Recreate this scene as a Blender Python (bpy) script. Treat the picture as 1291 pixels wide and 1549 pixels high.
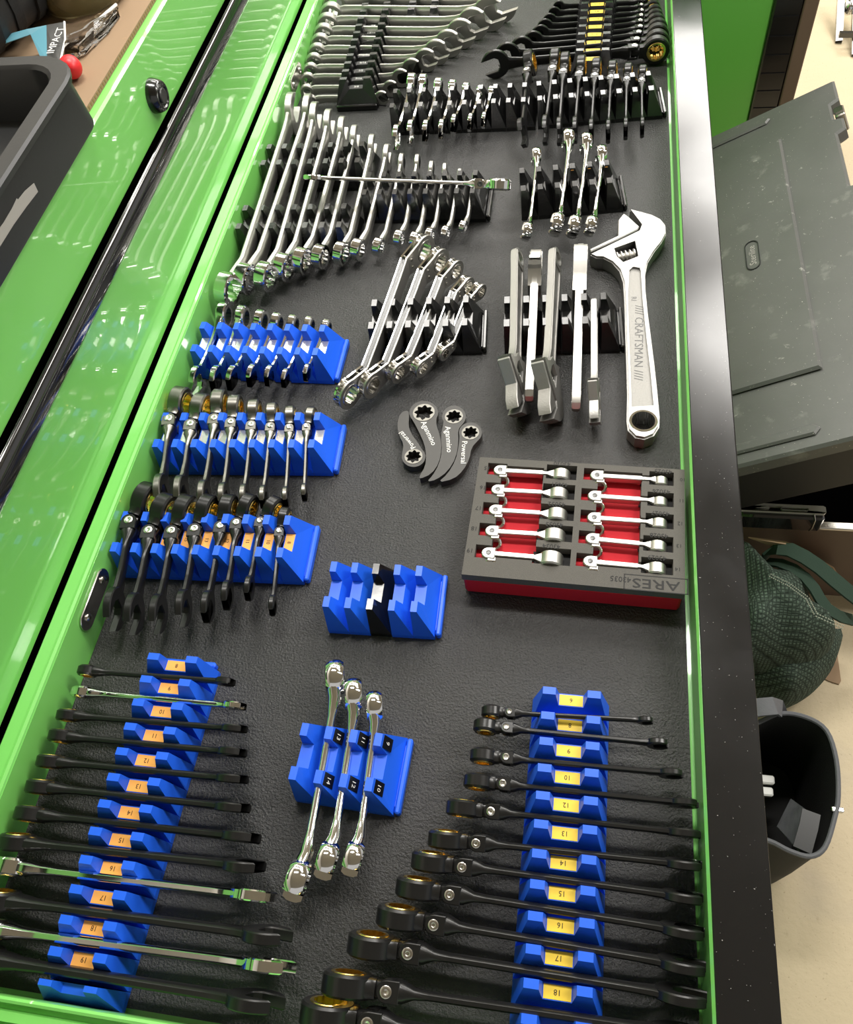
import bpy, bmesh, math, random
from mathutils import Vector, Matrix
random.seed(7)
S = bpy.context.scene
COL = S.collection
for o in list(bpy.data.objects):
    bpy.data.objects.remove(o)

# ------------------------------------------------------------------ frame of reference
# millimetres: x across the drawer towards its handle, y along the drawer, z up from the drawer bottom
F_PX, CX, CY = 1250.0, 645.5, 774.5
CAMH = 660.0
AX = Vector((0.98406723, 0.05102378, -0.17031814))    # world x seen by the camera (right, down, forward)
AY = Vector((0.13474069, -0.83901911, 0.52715451))
AU = Vector((0.11600276, 0.54170426, 0.83252619)) * -1.0
Z0 = 0.70                                              # drawer bottom above the garage floor, metres
def V(x, y, z=0.0):
    return Vector((x * .001, y * .001, z * .001 + Z0))
def _ray(px, py):
    r = Vector((px - CX, py - CY, F_PX))
    return Vector((r.dot(AX), r.dot(AY), r.dot(AU)))
def P(px, py, z):                                      # point at height z (mm)
    d = _ray(px, py); t = (z - CAMH) / d.z
    return Vector((d.x * t, d.y * t, z))
def PX(px, py, x):                                     # point on the upright plane at x
    d = _ray(px, py); t = x / d.x
    return Vector((x, d.y * t, CAMH + d.z * t))
def PY(px, py, y):
    d = _ray(px, py); t = y / d.y
    return Vector((d.x * t, y, CAMH + d.z * t))

# ------------------------------------------------------------------ camera, world, lights, exposure
cd = bpy.data.cameras.new('camera'); cam = bpy.data.objects.new('camera', cd); COL.objects.link(cam)
right = Vector((AX.x, AY.x, AU.x)); up = -Vector((AX.y, AY.y, AU.y)); fwd = Vector((AX.z, AY.z, AU.z))
cam.matrix_world = Matrix(((right.x, up.x, -fwd.x, 0), (right.y, up.y, -fwd.y, 0),
                           (right.z, up.z, -fwd.z, CAMH * .001 + Z0), (0, 0, 0, 1)))
cd.sensor_fit = 'VERTICAL'; cd.sensor_height = 36.0; cd.lens = F_PX / 1549.0 * 36.0
cd.clip_start = 0.02; cd.clip_end = 60
S.camera = cam

w = bpy.data.worlds.new('garage'); S.world = w; w.use_nodes = True
w.node_tree.nodes['Background'].inputs[0].default_value = (1.0, 0.97, 0.92, 1)
w.node_tree.nodes['Background'].inputs[1].default_value = 0.35

def area(name, loc, target, sx, sy, power, col=(1, .97, .92)):
    l = bpy.data.lights.new(name, 'AREA'); l.shape = 'RECTANGLE'; l.size = sx; l.size_y = sy
    l.energy = power; l.color = col
    o = bpy.data.objects.new(name, l); COL.objects.link(o)
    o.location = loc
    o.rotation_euler = (Vector(target) - Vector(loc)).to_track_quat('-Z', 'Y').to_euler()
    return o
# the garage's ceiling fittings and one added fill light: rows of LED panels beyond the far end of the drawer and over the aisle
for lx, ly, tx, ty, sx, sy, pw in ((0.9, 2.2, 0.6, 1.9, 1.25, 0.4, 19), (0.9, 3.2, 0.6, 2.9, 1.25, 0.4, 19), (-0.6, 2.6, -0.6, 2.3, 1.25, 0.4, 18),
                                   (1.6, 1.05, 1.1, 1.0, 0.14, 1.25, 26), (-0.28, 1.15, -0.25, 0.9, 0.8, 0.16, 20), (0.2, 4.4, 0.1, 3.8, 2.4, 0.6, 48)):  # the last, farthest panel is added only for reflections and fill
    area('ceiling_or_fill_light', (lx, ly, 2.62), (tx, ty, 0), sx, sy, pw)

vs = S.view_settings
S.display_settings.display_device = 'sRGB'
vs.view_transform = 'Standard'; vs.look = 'None'; vs.gamma = 1.0; vs.use_curve_mapping = False
vs.exposure = 0.65

# ------------------------------------------------------------------ materials
def lin(h):
    h = h.lstrip('#'); c = [int(h[i:i + 2], 16) / 255 for i in (0, 2, 4)]
    return tuple(x / 12.92 if x <= .04045 else ((x + .055) / 1.055) ** 2.4 for x in c) + (1,)
def mat(name, col, rough=.5, metal=0., coat=0., bump=None, spots=None, var=0., spec=.5, aniso=0., trans=0., alpha=1.,
        stretch=None, coat_rough=.05, rvar=0.):
    m = bpy.data.materials.new(name); m.use_nodes = True
    nt = m.node_tree; b = nt.nodes['Principled BSDF']
    c = lin(col) if isinstance(col, str) else tuple(col)
    b.inputs['Base Color'].default_value = c
    b.inputs['Roughness'].default_value = rough; b.inputs['Metallic'].default_value = metal
    b.inputs['Coat Weight'].default_value = coat; b.inputs['Coat Roughness'].default_value = coat_rough
    b.inputs['Specular IOR Level'].default_value = spec
    b.inputs['Transmission Weight'].default_value = trans; b.inputs['Alpha'].default_value = alpha
    tc = nt.nodes.new('ShaderNodeTexCoord'); vec = tc.outputs['Object']
    if stretch:
        mp = nt.nodes.new('ShaderNodeMapping'); mp.inputs['Scale'].default_value = stretch
        nt.links.new(vec, mp.inputs[0]); vec = mp.outputs[0]
    def noise(sc, det=3, r=.55):
        n = nt.nodes.new('ShaderNodeTexNoise'); n.inputs['Scale'].default_value = sc
        n.inputs['Detail'].default_value = det; n.inputs['Roughness'].default_value = r
        nt.links.new(vec, n.inputs['Vector']); return n.outputs['Fac']
    colout = None
    def mix(fac, a, bcol):
        x = nt.nodes.new('ShaderNodeMix'); x.data_type = 'RGBA'
        nt.links.new(fac, x.inputs[0])
        if hasattr(a, 'links'): nt.links.new(a, x.inputs[6])
        else: x.inputs[6].default_value = a
        x.inputs[7].default_value = bcol
        return x.outputs[2]
    if var:
        f = noise(9 if not isinstance(var, tuple) else var[1])
        k = var if not isinstance(var, tuple) else var[0]
        colout = mix(f, tuple(v * (1 - k) for v in c[:3]) + (1,), tuple(min(1, v * (1 + k)) for v in c[:3]) + (1,))
    if spots:                                            # list of (scale, threshold, softness, colour, detail)
        for sc, th, so, sc_col, det in spots:
            r = nt.nodes.new('ShaderNodeMapRange'); r.inputs[1].default_value = th; r.inputs[2].default_value = th + so
            nt.links.new(noise(sc, det, .6), r.inputs[0])
            colout = mix(r.outputs[0], colout if colout else c, lin(sc_col))
    if colout: nt.links.new(colout, b.inputs['Base Color'])
    if rvar:
        r = nt.nodes.new('ShaderNodeMapRange'); r.inputs[3].default_value = max(0, rough - rvar); r.inputs[4].default_value = rough + rvar
        nt.links.new(noise(14, 4), r.inputs[0]); nt.links.new(r.outputs[0], b.inputs['Roughness'])
    if bump:
        sc, st, dist = bump
        n = nt.nodes.new('ShaderNodeBump'); n.inputs['Strength'].default_value = st; n.inputs['Distance'].default_value = dist
        nt.links.new(noise(sc, 4, .6), n.inputs['Height']); nt.links.new(n.outputs[0], b.inputs['Normal'])
    return m
M = {}
M['green'] = mat('green_gloss_paint', '#80d267', .32, coat=1., coat_rough=.03, bump=(900, .02, .001))
M['green_shaded'] = mat('green_paint_shaded', '#5aa53f', .4, coat=.4, coat_rough=.15, bump=(900, .05, .001))  # darker copy of the green, with the far cabinet's shade in its colour
M['liner'] = mat('textured_rubber', '#1b1b1a', .40, spec=.68, bump=(480, 1., .0016),
                 spots=[(16, .62, .2, '#2f2e2b', 6), (9, .68, .08, '#45443f', 12), (900, .79, .03, '#8a8a84', 1)], rvar=.08)
M['blue'] = mat('blue_printed_plastic', '#1d60e6', .42, spec=.45, bump=(700, .12, .0004), stretch=(.15, .15, 1))
M['blackp'] = mat('black_printed_plastic', '#101010', .2, spec=.9, bump=(500, .15, .0004), stretch=(.15, .15, 1))
M['blackrack'] = mat('black_moulded_plastic', '#0a0a0b', .22, spec=.8, bump=(700, .1, .0004))
M['forged_panel'] = mat('forged_recessed_panel', (.27, .265, .25, 1), .6, 1., bump=(500, .6, .0008))
M['chrome'] = mat('polished_chrome', (.82, .82, .82, 1), .07, 1., rvar=.03)
M['satin'] = mat('satin_chrome', (.52, .51, .48, 1), .38, 1., bump=(1200, .12, .0003), rvar=.06)
M['forged'] = mat('forged_matte_chrome', (.37, .365, .35, 1), .48, 1., bump=(500, .35, .0006))
M['gun'] = mat('gunmetal', (.2, .195, .175, 1), .33, 1., rvar=.06)
M['blk'] = mat('black_oxide_steel', (.012, .012, .012, 1), .28, .2, spec=.5, bump=(900, .08, .0003))
M['gold'] = mat('gold_ratchet_ring', (.9, .66, .2, 1), .22, 1.)
M['steel'] = mat('plain_steel', (.6, .58, .54, 1), .25, 1.)
M['darksteel'] = mat('darkened_steel', (.09, .09, .088, 1), .35, .8)
M['rail'] = mat('dark_satin_trim', '#131314', .17, 0., spec=.6, rvar=.06,
                spots=[(620, .77, .02, '#8d8c88', 1), (9, .6, .15, '#232325', 8)])
M['railblack'] = mat('black_gloss_trim', (.012, .012, .013, 1), .12, 0., coat=1.)
M['lockblack'] = mat('black_lock_plastic', '#0b0b0b', .22, coat=.6)
M['foam'] = mat('charcoal_foam', '#5d5b57', .9, spec=.2, bump=(1500, .6, .0006), spots=[(1800, .6, .1, '#6a6863', 1)])
M['foamred'] = mat('red_foam', '#c21f2c', .7, spec=.3, bump=(900, .2, .0005))
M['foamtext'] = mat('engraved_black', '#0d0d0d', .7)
M['orange'] = mat('orange_label', '#f6ae52', .5)
M['yellow'] = mat('yellow_label', '#f3cf3d', .5)
M['white'] = mat('white_print', '#e8e8e4', .5)
M['silverlabel'] = mat('silver_label', (.75, .75, .75, 1), .25, .9)
M['blacklabel'] = mat('black_label', '#070707', .35)
M['ink'] = mat('label_ink', '#241c10', .6)
M['agan'] = mat('grey_phosphate_steel', '#403f3d', .5, .25, bump=(800, .15, .0003))
M['wallpaint'] = mat('wall_paint', '#d6d2c8', .8)
M['ceilpaint'] = mat('bare_ceiling_board', '#9a958b', .9)
M['concrete'] = mat('concrete', '#c3b497', .75, spec=.3, bump=(90, .35, .004), var=(.12, 3.),
                    spots=[(240, .62, .12, '#9b8b6e', 5), (40, .68, .1, '#a8987c', 8), (6, .62, .2, '#b9ac96', 3)])
M['card'] = mat('cardboard', '#937c63', .85, spec=.2, bump=(60, .1, .001), var=(.08, 6.), spots=[(25, .68, .1, '#b08d66', 5)])
M['cardedge'] = mat('cardboard_edge', '#8b6c48', .9)
M['tub'] = mat('black_tub_plastic', '#202122', .45, spec=.5, bump=(300, .1, .0005))
M['tape'] = mat('grey_duct_tape', '#a3a09a', .5, bump=(200, .2, .0006))
M['redplastic'] = mat('red_plastic', '#d8262c', .4)
M['tote'] = mat('grey_tote_plastic', '#555653', .42, spec=.6, bump=(40, .15, .002), var=(.25, 6.), rvar=.1,
                spots=[(18, .6, .1, '#6f706b', 8), (70, .66, .06, '#8a8a84', 8), (420, .75, .03, '#c0beb4', 1)])
M['toteblack'] = mat('black_tote_plastic', '#0f0f0f', .5)
M['canvas'] = mat('dark_nylon', '#141414', .75, bump=(500, .4, .001))
M['grey_cloth'] = mat('grey_nylon_flap', '#55565a', .7, bump=(120, .35, .002))
M['brown'] = mat('brown_board', '#5c4b3d', .6, var=(.1, 8))
M['clear'] = mat('clear_plastic_film', (.9, .9, .9, 1), .12, trans=1., bump=(30, .6, .004))
M['teal'] = mat('teal_print', '#5f98a8', .4)
M['charcoal_print'] = mat('charcoal_print', '#3a3a38', .4)
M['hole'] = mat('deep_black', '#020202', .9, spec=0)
M['dusty'] = mat('glass_dish', '#8b7f5a', .2, trans=.5)

def fabric_mat():
    m = mat('dark_green_waffle_knit', '#263a2c', .9, spec=.15)
    nt = m.node_tree; b = nt.nodes['Principled BSDF']
    tc = nt.nodes.new('ShaderNodeTexCoord')
    mp = nt.nodes.new('ShaderNodeMapping'); mp.inputs['Scale'].default_value = (190, 190, 190)
    nt.links.new(tc.outputs['Object'], mp.inputs[0])
    vo = nt.nodes.new('ShaderNodeTexVoronoi'); vo.inputs['Randomness'].default_value = .12; vo.inputs['Scale'].default_value = 1.0
    vo.distance = 'CHEBYCHEV'
    nt.links.new(mp.outputs[0], vo.inputs['Vector'])
    r = nt.nodes.new('ShaderNodeValToRGB')
    r.color_ramp.elements[0].color = lin('#66776a'); r.color_ramp.elements[1].color = lin('#19201b'); r.color_ramp.elements[1].position = .55
    nt.links.new(vo.outputs['Distance'], r.inputs[0]); nt.links.new(r.outputs[0], b.inputs['Base Color'])
    bp = nt.nodes.new('ShaderNodeBump'); bp.invert = True; bp.inputs['Strength'].default_value = .8; bp.inputs['Distance'].default_value = .002
    nt.links.new(vo.outputs['Distance'], bp.inputs['Height']); nt.links.new(bp.outputs[0], b.inputs['Normal'])
    return m
M['knit'] = fabric_mat()
M['knitplain'] = mat('dark_green_ribbed_trim', '#34443a', .9, spec=.15, bump=(700, .4, .001))
M['stitch'] = mat('grey_stitching', '#8f9384', .8)

# ------------------------------------------------------------------ mesh helpers (local mm)
class MB:
    def __init__(s): s.v = []; s.f = []
    def add(s, verts, faces, m=None):
        n = len(s.v)
        for p in verts:
            p = Vector(p)
            s.v.append(m @ p if m is not None else p)
        s.f += [tuple(n + i for i in f) for f in faces]
        return s
    def box(s, x0, x1, y0, y1, z0, z1, m=None, b=0.):
        if b <= 0:
            vs = [(x, y, z) for z in (z0, z1) for y in (y0, y1) for x in (x0, x1)]
            return s.add(vs, [(0, 2, 3, 1), (4, 5, 7, 6), (0, 1, 5, 4), (2, 6, 7, 3), (0, 4, 6, 2), (1, 3, 7, 5)], m)
        pts = [(x0 + b, y0), (x1 - b, y0), (x1, y0 + b), (x1, y1 - b), (x1 - b, y1), (x0 + b, y1), (x0, y1 - b), (x0, y0 + b)]
        return s.extrude(pts, z0, z1, b, m)
    def extrude(s, pts, z0, z1, bev=0., m=None):
        n = len(pts); P2 = [Vector((p[0], p[1])) for p in pts]
        area = sum(P2[i].x * P2[(i + 1) % n].y - P2[(i + 1) % n].x * P2[i].y for i in range(n))
        if area < 0: P2.reverse()
        rings = []
        if bev > 0:
            ins = []
            for i in range(n):
                a, b, c = P2[i - 1], P2[i], P2[(i + 1) % n]
                d1 = (b - a); d2 = (c - b)
                d1 = d1.normalized() if d1.length > 1e-9 else Vector((1, 0)); d2 = d2.normalized() if d2.length > 1e-9 else d1
                n1 = Vector((-d1.y, d1.x)); n2 = Vector((-d2.y, d2.x)); nn = n1 + n2
                if nn.length < 1e-6: nn = n1
                nn.normalize(); k = max(.5, nn.dot(n1))
                ins.append(b + nn * (bev / k))
            rings = [(ins, z0), (P2, z0 + bev), (P2, z1 - bev), (ins, z1)]
        else:
            rings = [(P2, z0), (P2, z1)]
        vs = [(p.x, p.y, z) for r, z in rings for p in r]
        fs = [tuple(reversed(range(n)))]
        for k in range(len(rings) - 1):
            for i in range(n):
                j = (i + 1) % n
                fs.append((k * n + i, k * n + j, (k + 1) * n + j, (k + 1) * n + i))
        fs.append(tuple((len(rings) - 1) * n + i for i in range(n)))
        return s.add(vs, fs, m)
    def loft(s, st, m=None, n=12, pw=2.8, cap=True):
        """st: (x, ycentre, zcentre, half width y, half thickness z)"""
        vs = []
        for (x, yc, zc, hy, hz) in st:
            for k in range(n):
                a = 2 * math.pi * (k + .5) / n
                c, d = math.cos(a), math.sin(a)
                vs.append((x, yc + hy * math.copysign(abs(c) ** (2 / pw), c), zc + hz * math.copysign(abs(d) ** (2 / pw), d)))
        fs = []
        for i in range(len(st) - 1):
            for k in range(n):
                j = (k + 1) % n
                fs.append((i * n + k, i * n + j, (i + 1) * n + j, (i + 1) * n + k))
        if cap:
            fs.append(tuple(reversed(range(n)))); fs.append(tuple((len(st) - 1) * n + k for k in range(n)))
        return s.add(vs, fs, m)
    def ring(s, R, r, h, m=None, pts=0, amp=.06, seg=40, b=None, a0=0., a1=360., prof=None, square=0):
        """annulus about z; pts = points of the socket; a0..a1 open arc"""
        b = b if b is not None else min(h * .22, (R - r) * .45)
        pr = prof or [(r, -h / 2), (R - b, -h / 2), (R, -h / 2 + b), (R, h / 2 - b), (R - b, h / 2), (r, h / 2)]
        full = abs(a1 - a0) > 359.9
        cnt = seg if full else seg + 1
        vs = []; m_ = len(pr)
        for i in range(cnt):
            t = i / seg
            a = math.radians(a0 + (a1 - a0) * t)
            for (q, z) in pr:
                if pts and abs(q - r) < 1e-6: q = r * (1 + amp * math.cos(pts * a))
                vs.append((q * math.cos(a), q * math.sin(a), z))
        fs = []
        for i in range(seg):
            j = (i + 1) % cnt
            for k in range(m_):
                l = (k + 1) % m_
                fs.append((i * m_ + k, j * m_ + k, j * m_ + l, i * m_ + l))
        if not full:
            fs.append(tuple(range(m_))); fs.append(tuple(reversed([seg * m_ + k for k in range(m_)])))
        return s.add(vs, fs, m)
    def lathe(s, prof, m=None, seg=24):
        """prof (radius, z) from bottom to top, capped where r == 0"""
        vs = []; n = len(prof)
        for i in range(seg):
            a = 2 * math.pi * i / seg
            for (q, z) in prof: vs.append((q * math.cos(a), q * math.sin(a), z))
        fs = []
        for i in range(seg):
            j = (i + 1) % seg
            for k in range(n - 1):
                fs.append((i * n + k, j * n + k, j * n + k + 1, i * n + k + 1))
        fs.append(tuple(reversed([i * n for i in range(seg)]))); fs.append(tuple(i * n + n - 1 for i in range(seg)))
        return s.add(vs, fs, m)
    def tube(s, pts, rad, n=10, m=None):
        pts = [Vector(p) for p in pts]; vs = []
        prev = None
        for i, p in enumerate(pts):
            d = (pts[min(i + 1, len(pts) - 1)] - pts[max(i - 1, 0)]).normalized()
            if prev is None:
                a = d.orthogonal().normalized()
            else:
                a = (prev - d * prev.dot(d)).normalized()
            prev = a; b = d.cross(a)
            r = rad[i] if isinstance(rad, (list, tuple)) else rad
            for k in range(n):
                t = 2 * math.pi * k / n
                vs.append(p + (a * math.cos(t) + b * math.sin(t)) * r)
        fs = []
        for i in range(len(pts) - 1):
            for k in range(n):
                j = (k + 1) % n
                fs.append((i * n + k, i * n + j, (i + 1) * n + j, (i + 1) * n + k))
        fs.append(tuple(reversed(range(n)))); fs.append(tuple((len(pts) - 1) * n + k for k in range(n)))
        return s.add(vs, fs, m)
    def plate(s, outer, holes, z0, z1, m=None):
        """flat plate with holes, triangulated caps"""
        bm = bmesh.new(); loops = []
        for lp in [outer] + holes:
            vv = [bm.verts.new((p[0], p[1], 0)) for p in lp]
            loops.append(vv)
            for i in range(len(vv)): bm.edges.new((vv[i], vv[(i + 1) % len(vv)]))
        bmesh.ops.triangle_fill(bm, edges=bm.edges[:], use_beauty=True, use_dissolve=False)
        bm.verts.index_update()
        n = len(bm.verts); bv = [v.co.copy() for v in bm.verts]
        tri = []
        for f in bm.faces:
            t = [v.index for v in f.verts]
            if f.normal.z < 0: t.reverse()
            tri.append(t)
        idx = [[v.index for v in lp] for lp in loops]
        vs = [(c.x, c.y, z1) for c in bv] + [(c.x, c.y, z0) for c in bv]
        fs = [tuple(t) for t in tri] + [tuple(n + i for i in reversed(t)) for t in tri]
        for li, lp in enumerate(idx):
            ar = sum(bv[lp[i]].x * bv[lp[(i + 1) % len(lp)]].y - bv[lp[(i + 1) % len(lp)]].x * bv[lp[i]].y for i in range(len(lp)))
            if (ar < 0) != (li > 0): lp = lp[::-1]
            for i in range(len(lp)):
                a, b_ = lp[i], lp[(i + 1) % len(lp)]
                fs.append((a, n + a, n + b_, b_))
        bm.free()
        return s.add(vs, fs, m)
    def build(s, name, material, parent=None, smooth=38, fix=False):
        me = bpy.data.meshes.new(name)
        me.from_pydata([tuple(v * .001) for v in s.v], [], s.f); me.update()
        if fix:
            bm = bmesh.new(); bm.from_mesh(me); bmesh.ops.recalc_face_normals(bm, faces=bm.faces[:]); bm.to_mesh(me); bm.free()
        me.materials.append(material)
        if smooth:
            me.polygons.foreach_set('use_smooth', [True] * len(me.polygons))
            me.set_sharp_from_angle(angle=math.radians(smooth))
        o = bpy.data.objects.new(name, me); COL.objects.link(o)
        if parent is not None: o.parent = parent
        return o
def tag(o, label=None, cat=None, group=None, kind=None):
    if label: o['label'] = label
    if cat: o['category'] = cat
    if group: o['group'] = group
    if kind: o['kind'] = kind
    return o
def empty(name, loc=(0, 0, 0), rz=0., label=None, cat=None, group=None, kind=None):
    o = bpy.data.objects.new(name, None); COL.objects.link(o); o.empty_display_size = .02
    o.location = V(*loc); o.rotation_euler = (0, 0, rz)
    return tag(o, label, cat, group, kind)
def frame(o, a, x, y, z):
    """place object o with origin a (mm) and local axes x, y, z"""
    l = V(*a)
    o.matrix_world = Matrix(((x.x, y.x, z.x, l.x), (x.y, y.y, z.y, l.y), (x.z, y.z, z.z, l.z), (0, 0, 0, 1)))
def T(x=0, y=0, z=0): return Matrix.Translation((x, y, z))
def RX(d): return Matrix.Rotation(math.radians(d), 4, 'X')
def RY(d): return Matrix.Rotation(math.radians(d), 4, 'Y')
def RZ(d): return Matrix.Rotation(math.radians(d), 4, 'Z')
_tc = {}
def text(name, body, size, material, parent, m, depth=.15, ax='CENTER'):
    """flat lettering, local mm, placed by matrix m"""
    key = (body, ax)
    if key not in _tc:
        cu = bpy.data.curves.new('lettering', 'FONT'); cu.body = body; cu.align_x = ax; cu.align_y = 'CENTER'
        cu.resolution_u = 2; cu.extrude = 0.0
        ob = bpy.data.objects.new('lettering', cu); COL.objects.link(ob)
        dg = bpy.context.evaluated_depsgraph_get()
        me = bpy.data.meshes.new_from_object(ob.evaluated_get(dg))
        _tc[key] = ([v.co.copy() for v in me.vertices], [tuple(p.vertices) for p in me.polygons])
        bpy.data.objects.remove(ob); bpy.data.meshes.remove(me)
    vs, fs = _tc[key]
    b = MB(); b.add([(v.x * size, v.y * size, depth) for v in vs], fs, m)
    return b.build(name, material, parent, smooth=0)
ORD = ['first', 'second', 'third', 'fourth', 'fifth', 'sixth', 'seventh', 'eighth', 'ninth', 'tenth', 'eleventh', 'twelfth',
       'thirteenth', 'fourteenth', 'fifteenth']

# ------------------------------------------------------------------ the room
fl = MB(); fl.box(-3000, 4500, -2500, 6500, -720, -700)
tag(fl.build('floor', M['concrete'], None, 0), 'tan concrete garage floor', kind='structure').location = (0, 0, Z0)
for nm, bx, mt in (('wall_left', (-1250, -1200, -2500, 6500, -700, 2050), 'wallpaint'), ('wall_far', (-1250, 4500, 6400, 6450, -700, 2050), 'wallpaint'),
                   ('ceiling', (-1250, 4500, -2500, 6450, 2050, 2090), 'ceilpaint')):
    b = MB(); b.box(*bx); tag(b.build(nm, M[mt], None, 0), kind='structure').location = (0, 0, Z0)

# ------------------------------------------------------------------ tool cabinet with the closed drawer above
XF = -445.5
cab = empty('tool_cabinet', (XF, 400, -700), 0, 'bright green steel tool cabinet at left, its long shallow wrench drawer pulled open', 'cabinet')
b = MB()
Y0c, Y1c = -420, 1750
def cbx(mb, x0, x1, y0, y1, z0, z1, **k): mb.box(x0 - XF, x1 - XF, y0 - 400, y1 - 400, z0 + 700, z1 + 700, **k)
cbx(b, XF - 620, XF - 6, Y0c, Y1c, -640, -8)             # lower body
cbx(b, XF - 620, XF - 560, Y0c, Y1c, -8, 196)           # back behind the drawers
cbx(b, XF - 620, XF - 8, Y0c, Y0c + 30, -8, 196)
cbx(b, XF - 620, XF - 8, Y1c - 30, Y1c, -8, 196)
b.build('cabinet_body', M['green'], cab)
b = MB(); cbx(b, XF - 620, XF, Y0c, Y1c, 187, 260.5, b=2.2); b.build('top_rail', M['green'], cab)
b = MB(); cbx(b, XF - 560, XF - 30, Y0c + 30, Y1c - 30, -8, 2); b.build('drawer_bay', M['hole'], cab)
b = MB()
for yy in (Y0c + 90, Y1c - 90):
    for xx in (XF - 540, XF - 90): cbx(b, xx - 30, xx + 30, yy - 45, yy + 45, -700, -640)
b.build('foot', M['blackrack'], cab)
# lower drawers of the cabinet (their faces, below the open one)
zz = -20
for hgt in (140, 150, 170, 150):
    b = MB(); cbx(b, XF - 6, XF, Y0c + 25, Y1c - 25, zz - hgt + 6, zz); b.build('drawer', M['green'], cab)
    zz -= hgt
# lock on the top rail
lp = PX(232, 145, XF)
b = MB(); b.lathe([(17, 0), (17, 2), (16, 6), (14.5, 10), (13.5, 11), (11.5, 11), (10.5, 9.6)], seg=36)
lk = b.build('drawer_lock', M['lockblack'], cab)
lk.location = (0, (lp.y - 400) * .001, (lp.z + 700) * .001)
lk.rotation_euler = (0, math.radians(90), 0)
b = MB(); b.lathe([(7.5, 9.6), (7.5, 11.2), (6.6, 12)], seg=24); b.build('lock_cylinder', M['darksteel'], lk)
# closed drawer just above the open one
def shift(o, x, y, z):                                    # a drawer keeps its own origin inside the cabinet
    o.location = (x * .001, y * .001, z * .001); return o
b = MB(); b.box(-18, 0, Y0c + 25 - 400, Y1c - 25 - 400, 2, 131, b=1.5); b.box(-4, -1, Y0c + 26 - 400, Y1c - 26 - 400, 142, 149)
cdw = shift(b.build('drawer', M['green'], cab), 0, 0, 745); cdw['label'] = 'closed drawer front above the open drawer'
def rail_profile(w, h, n=7):
    pts = [(0, 0), (w * .55, 0)]
    for i in range(n + 1):
        a = -math.pi / 2 + math.pi / 2 * i / n
        pts.append((w * .55 + w * .45 * math.cos(a), h * .5 + h * .5 * math.sin(a)))
    for i in range(1, n + 1):
        a = math.pi / 2 * i / n
        pts.append((w * .45 + w * .55 * math.cos(a), h * .5 + h * .5 * math.sin(a)))
    pts.append((0, h - 9))
    return pts
def extr_y(mb, prof, y0, y1):
    """profile in (x,z) swept along y"""
    mb.extrude([(p[0], p[1]) for p in prof], -y1, -y0, 0, Matrix(((1, 0, 0, 0), (0, 0, -1, 0), (0, 1, 0, 0), (0, 0, 0, 1))))
b = MB(); b.box(-3, -.5, Y0c + 25 - 400, Y1c - 25 - 400, 131.2, 141); b.build('gap_shade', M['hole'], cdw, 0)  # solid black strip paints the shade between rail and top band
b = MB(); extr_y(b, [(x + 1.5, z + 116.5) for x, z in rail_profile(11.5, 25)], Y0c + 25 - 400, Y1c - 25 - 400)
b.build('pull_rail', M['railblack'], cdw)

# ------------------------------------------------------------------ the open drawer
XL, XR, YN, YFAR = -422., 104.0, -18., 1560.
HW = 47.
def D(z): return z + 14
b = MB(); b.box(XL - 18, XR + 2, YN - 2, YFAR, D(-9), D(-3)); dr = shift(b.build('drawer', M['green'], cab), -XF, -400, 686); dr['label'] = 'long shallow drawer pulled fully open'
b = MB()
b.box(XL - 3, XL, YN, YFAR, D(-3), D(HW - 1))
extr_y(b, [(XL - 19, D(HW - 14)), (XL - 19, D(HW - 1.5)), (XL - 17.5, D(HW)), (XL - 6, D(HW)), (XL - 5, D(HW + 1.6)), (XL - 3.2, D(HW + 2)), (XL - 1, D(HW + .8)),
            (XL, D(HW - 2)), (XL - 3, D(HW - 2)), (XL - 5, D(HW - 3)), (XL - 17, D(HW - 3)), (XL - 17, D(HW - 14))], YN, YFAR)
b.build('back_wall', M['green'], dr)
b = MB()
b.box(XR, XR + 3, YN, YFAR, D(-3), D(HW - 4))
extr_y(b, [(XR - .4, D(HW - 8)), (XR - 1, D(HW - 3)), (XR + .6, D(HW - .4)), (XR + 4, D(HW - .2)), (XR + 6, D(HW - 3)), (XR + 3, D(HW - 8))], YN, YFAR)
b.build('front_wall', M['green'], dr)
b = MB()
def extr_x(mb, prof, x0, x1):
    """profile in (y,z) swept along x"""
    mb.extrude([(p[0], p[1]) for p in prof], x0, x1, 0, Matrix(((0, 0, 1, 0), (1, 0, 0, 0), (0, 1, 0, 0), (0, 0, 0, 1))))
yw = YN
extr_x(b, [(yw, D(-3)), (yw, D(HW - 3)), (yw - .8, D(HW - .6)), (yw - 2.5, D(HW)), (yw - 4.2, D(HW - .8)), (yw - 5, D(HW - 7)), (yw - 8, D(HW - 8)), (yw - 9, D(HW - 4.5)),
            (yw - 15, D(HW - 5)), (yw - 16, D(HW - 11)), (yw - 19, D(HW - 11)), (yw - 20, D(HW - 8)), (yw - 23, D(HW - 8)), (yw - 24, D(-3))], XL, XR + 3)
b.build('near_side_wall', M['green'], dr)
b = MB(); b.box(XL, XR + 3, YFAR, YFAR + 3, D(-3), D(HW - 1)); b.build('far_side_wall', M['green'], dr)
b = MB(); b.box(XR + 6, XR + 28, YN - 24, YFAR + 4, D(-60), D(HW - 2), b=1); b.build('front_panel', M['green'], dr)
b = MB(); extr_y(b, [(XR + .8, D(HW - 6)), (XR + .8, D(HW + .6)), (XR + 1.4, D(HW + 1.2)), (XR + 38.2, D(HW + 1.2)), (XR + 39.1, D(HW + .8)), (XR + 39.4, D(HW - .2)), (XR + 39.4, D(HW - 22)),
                      (XR + 37, D(HW - 24)), (XR + 30, D(HW - 24)), (XR + 28, D(HW - 20)), (XR + 28, D(HW - 6))], YN - 26, YFAR + 6)
b.build('pull_rail', M['rail'], dr, 12)
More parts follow.
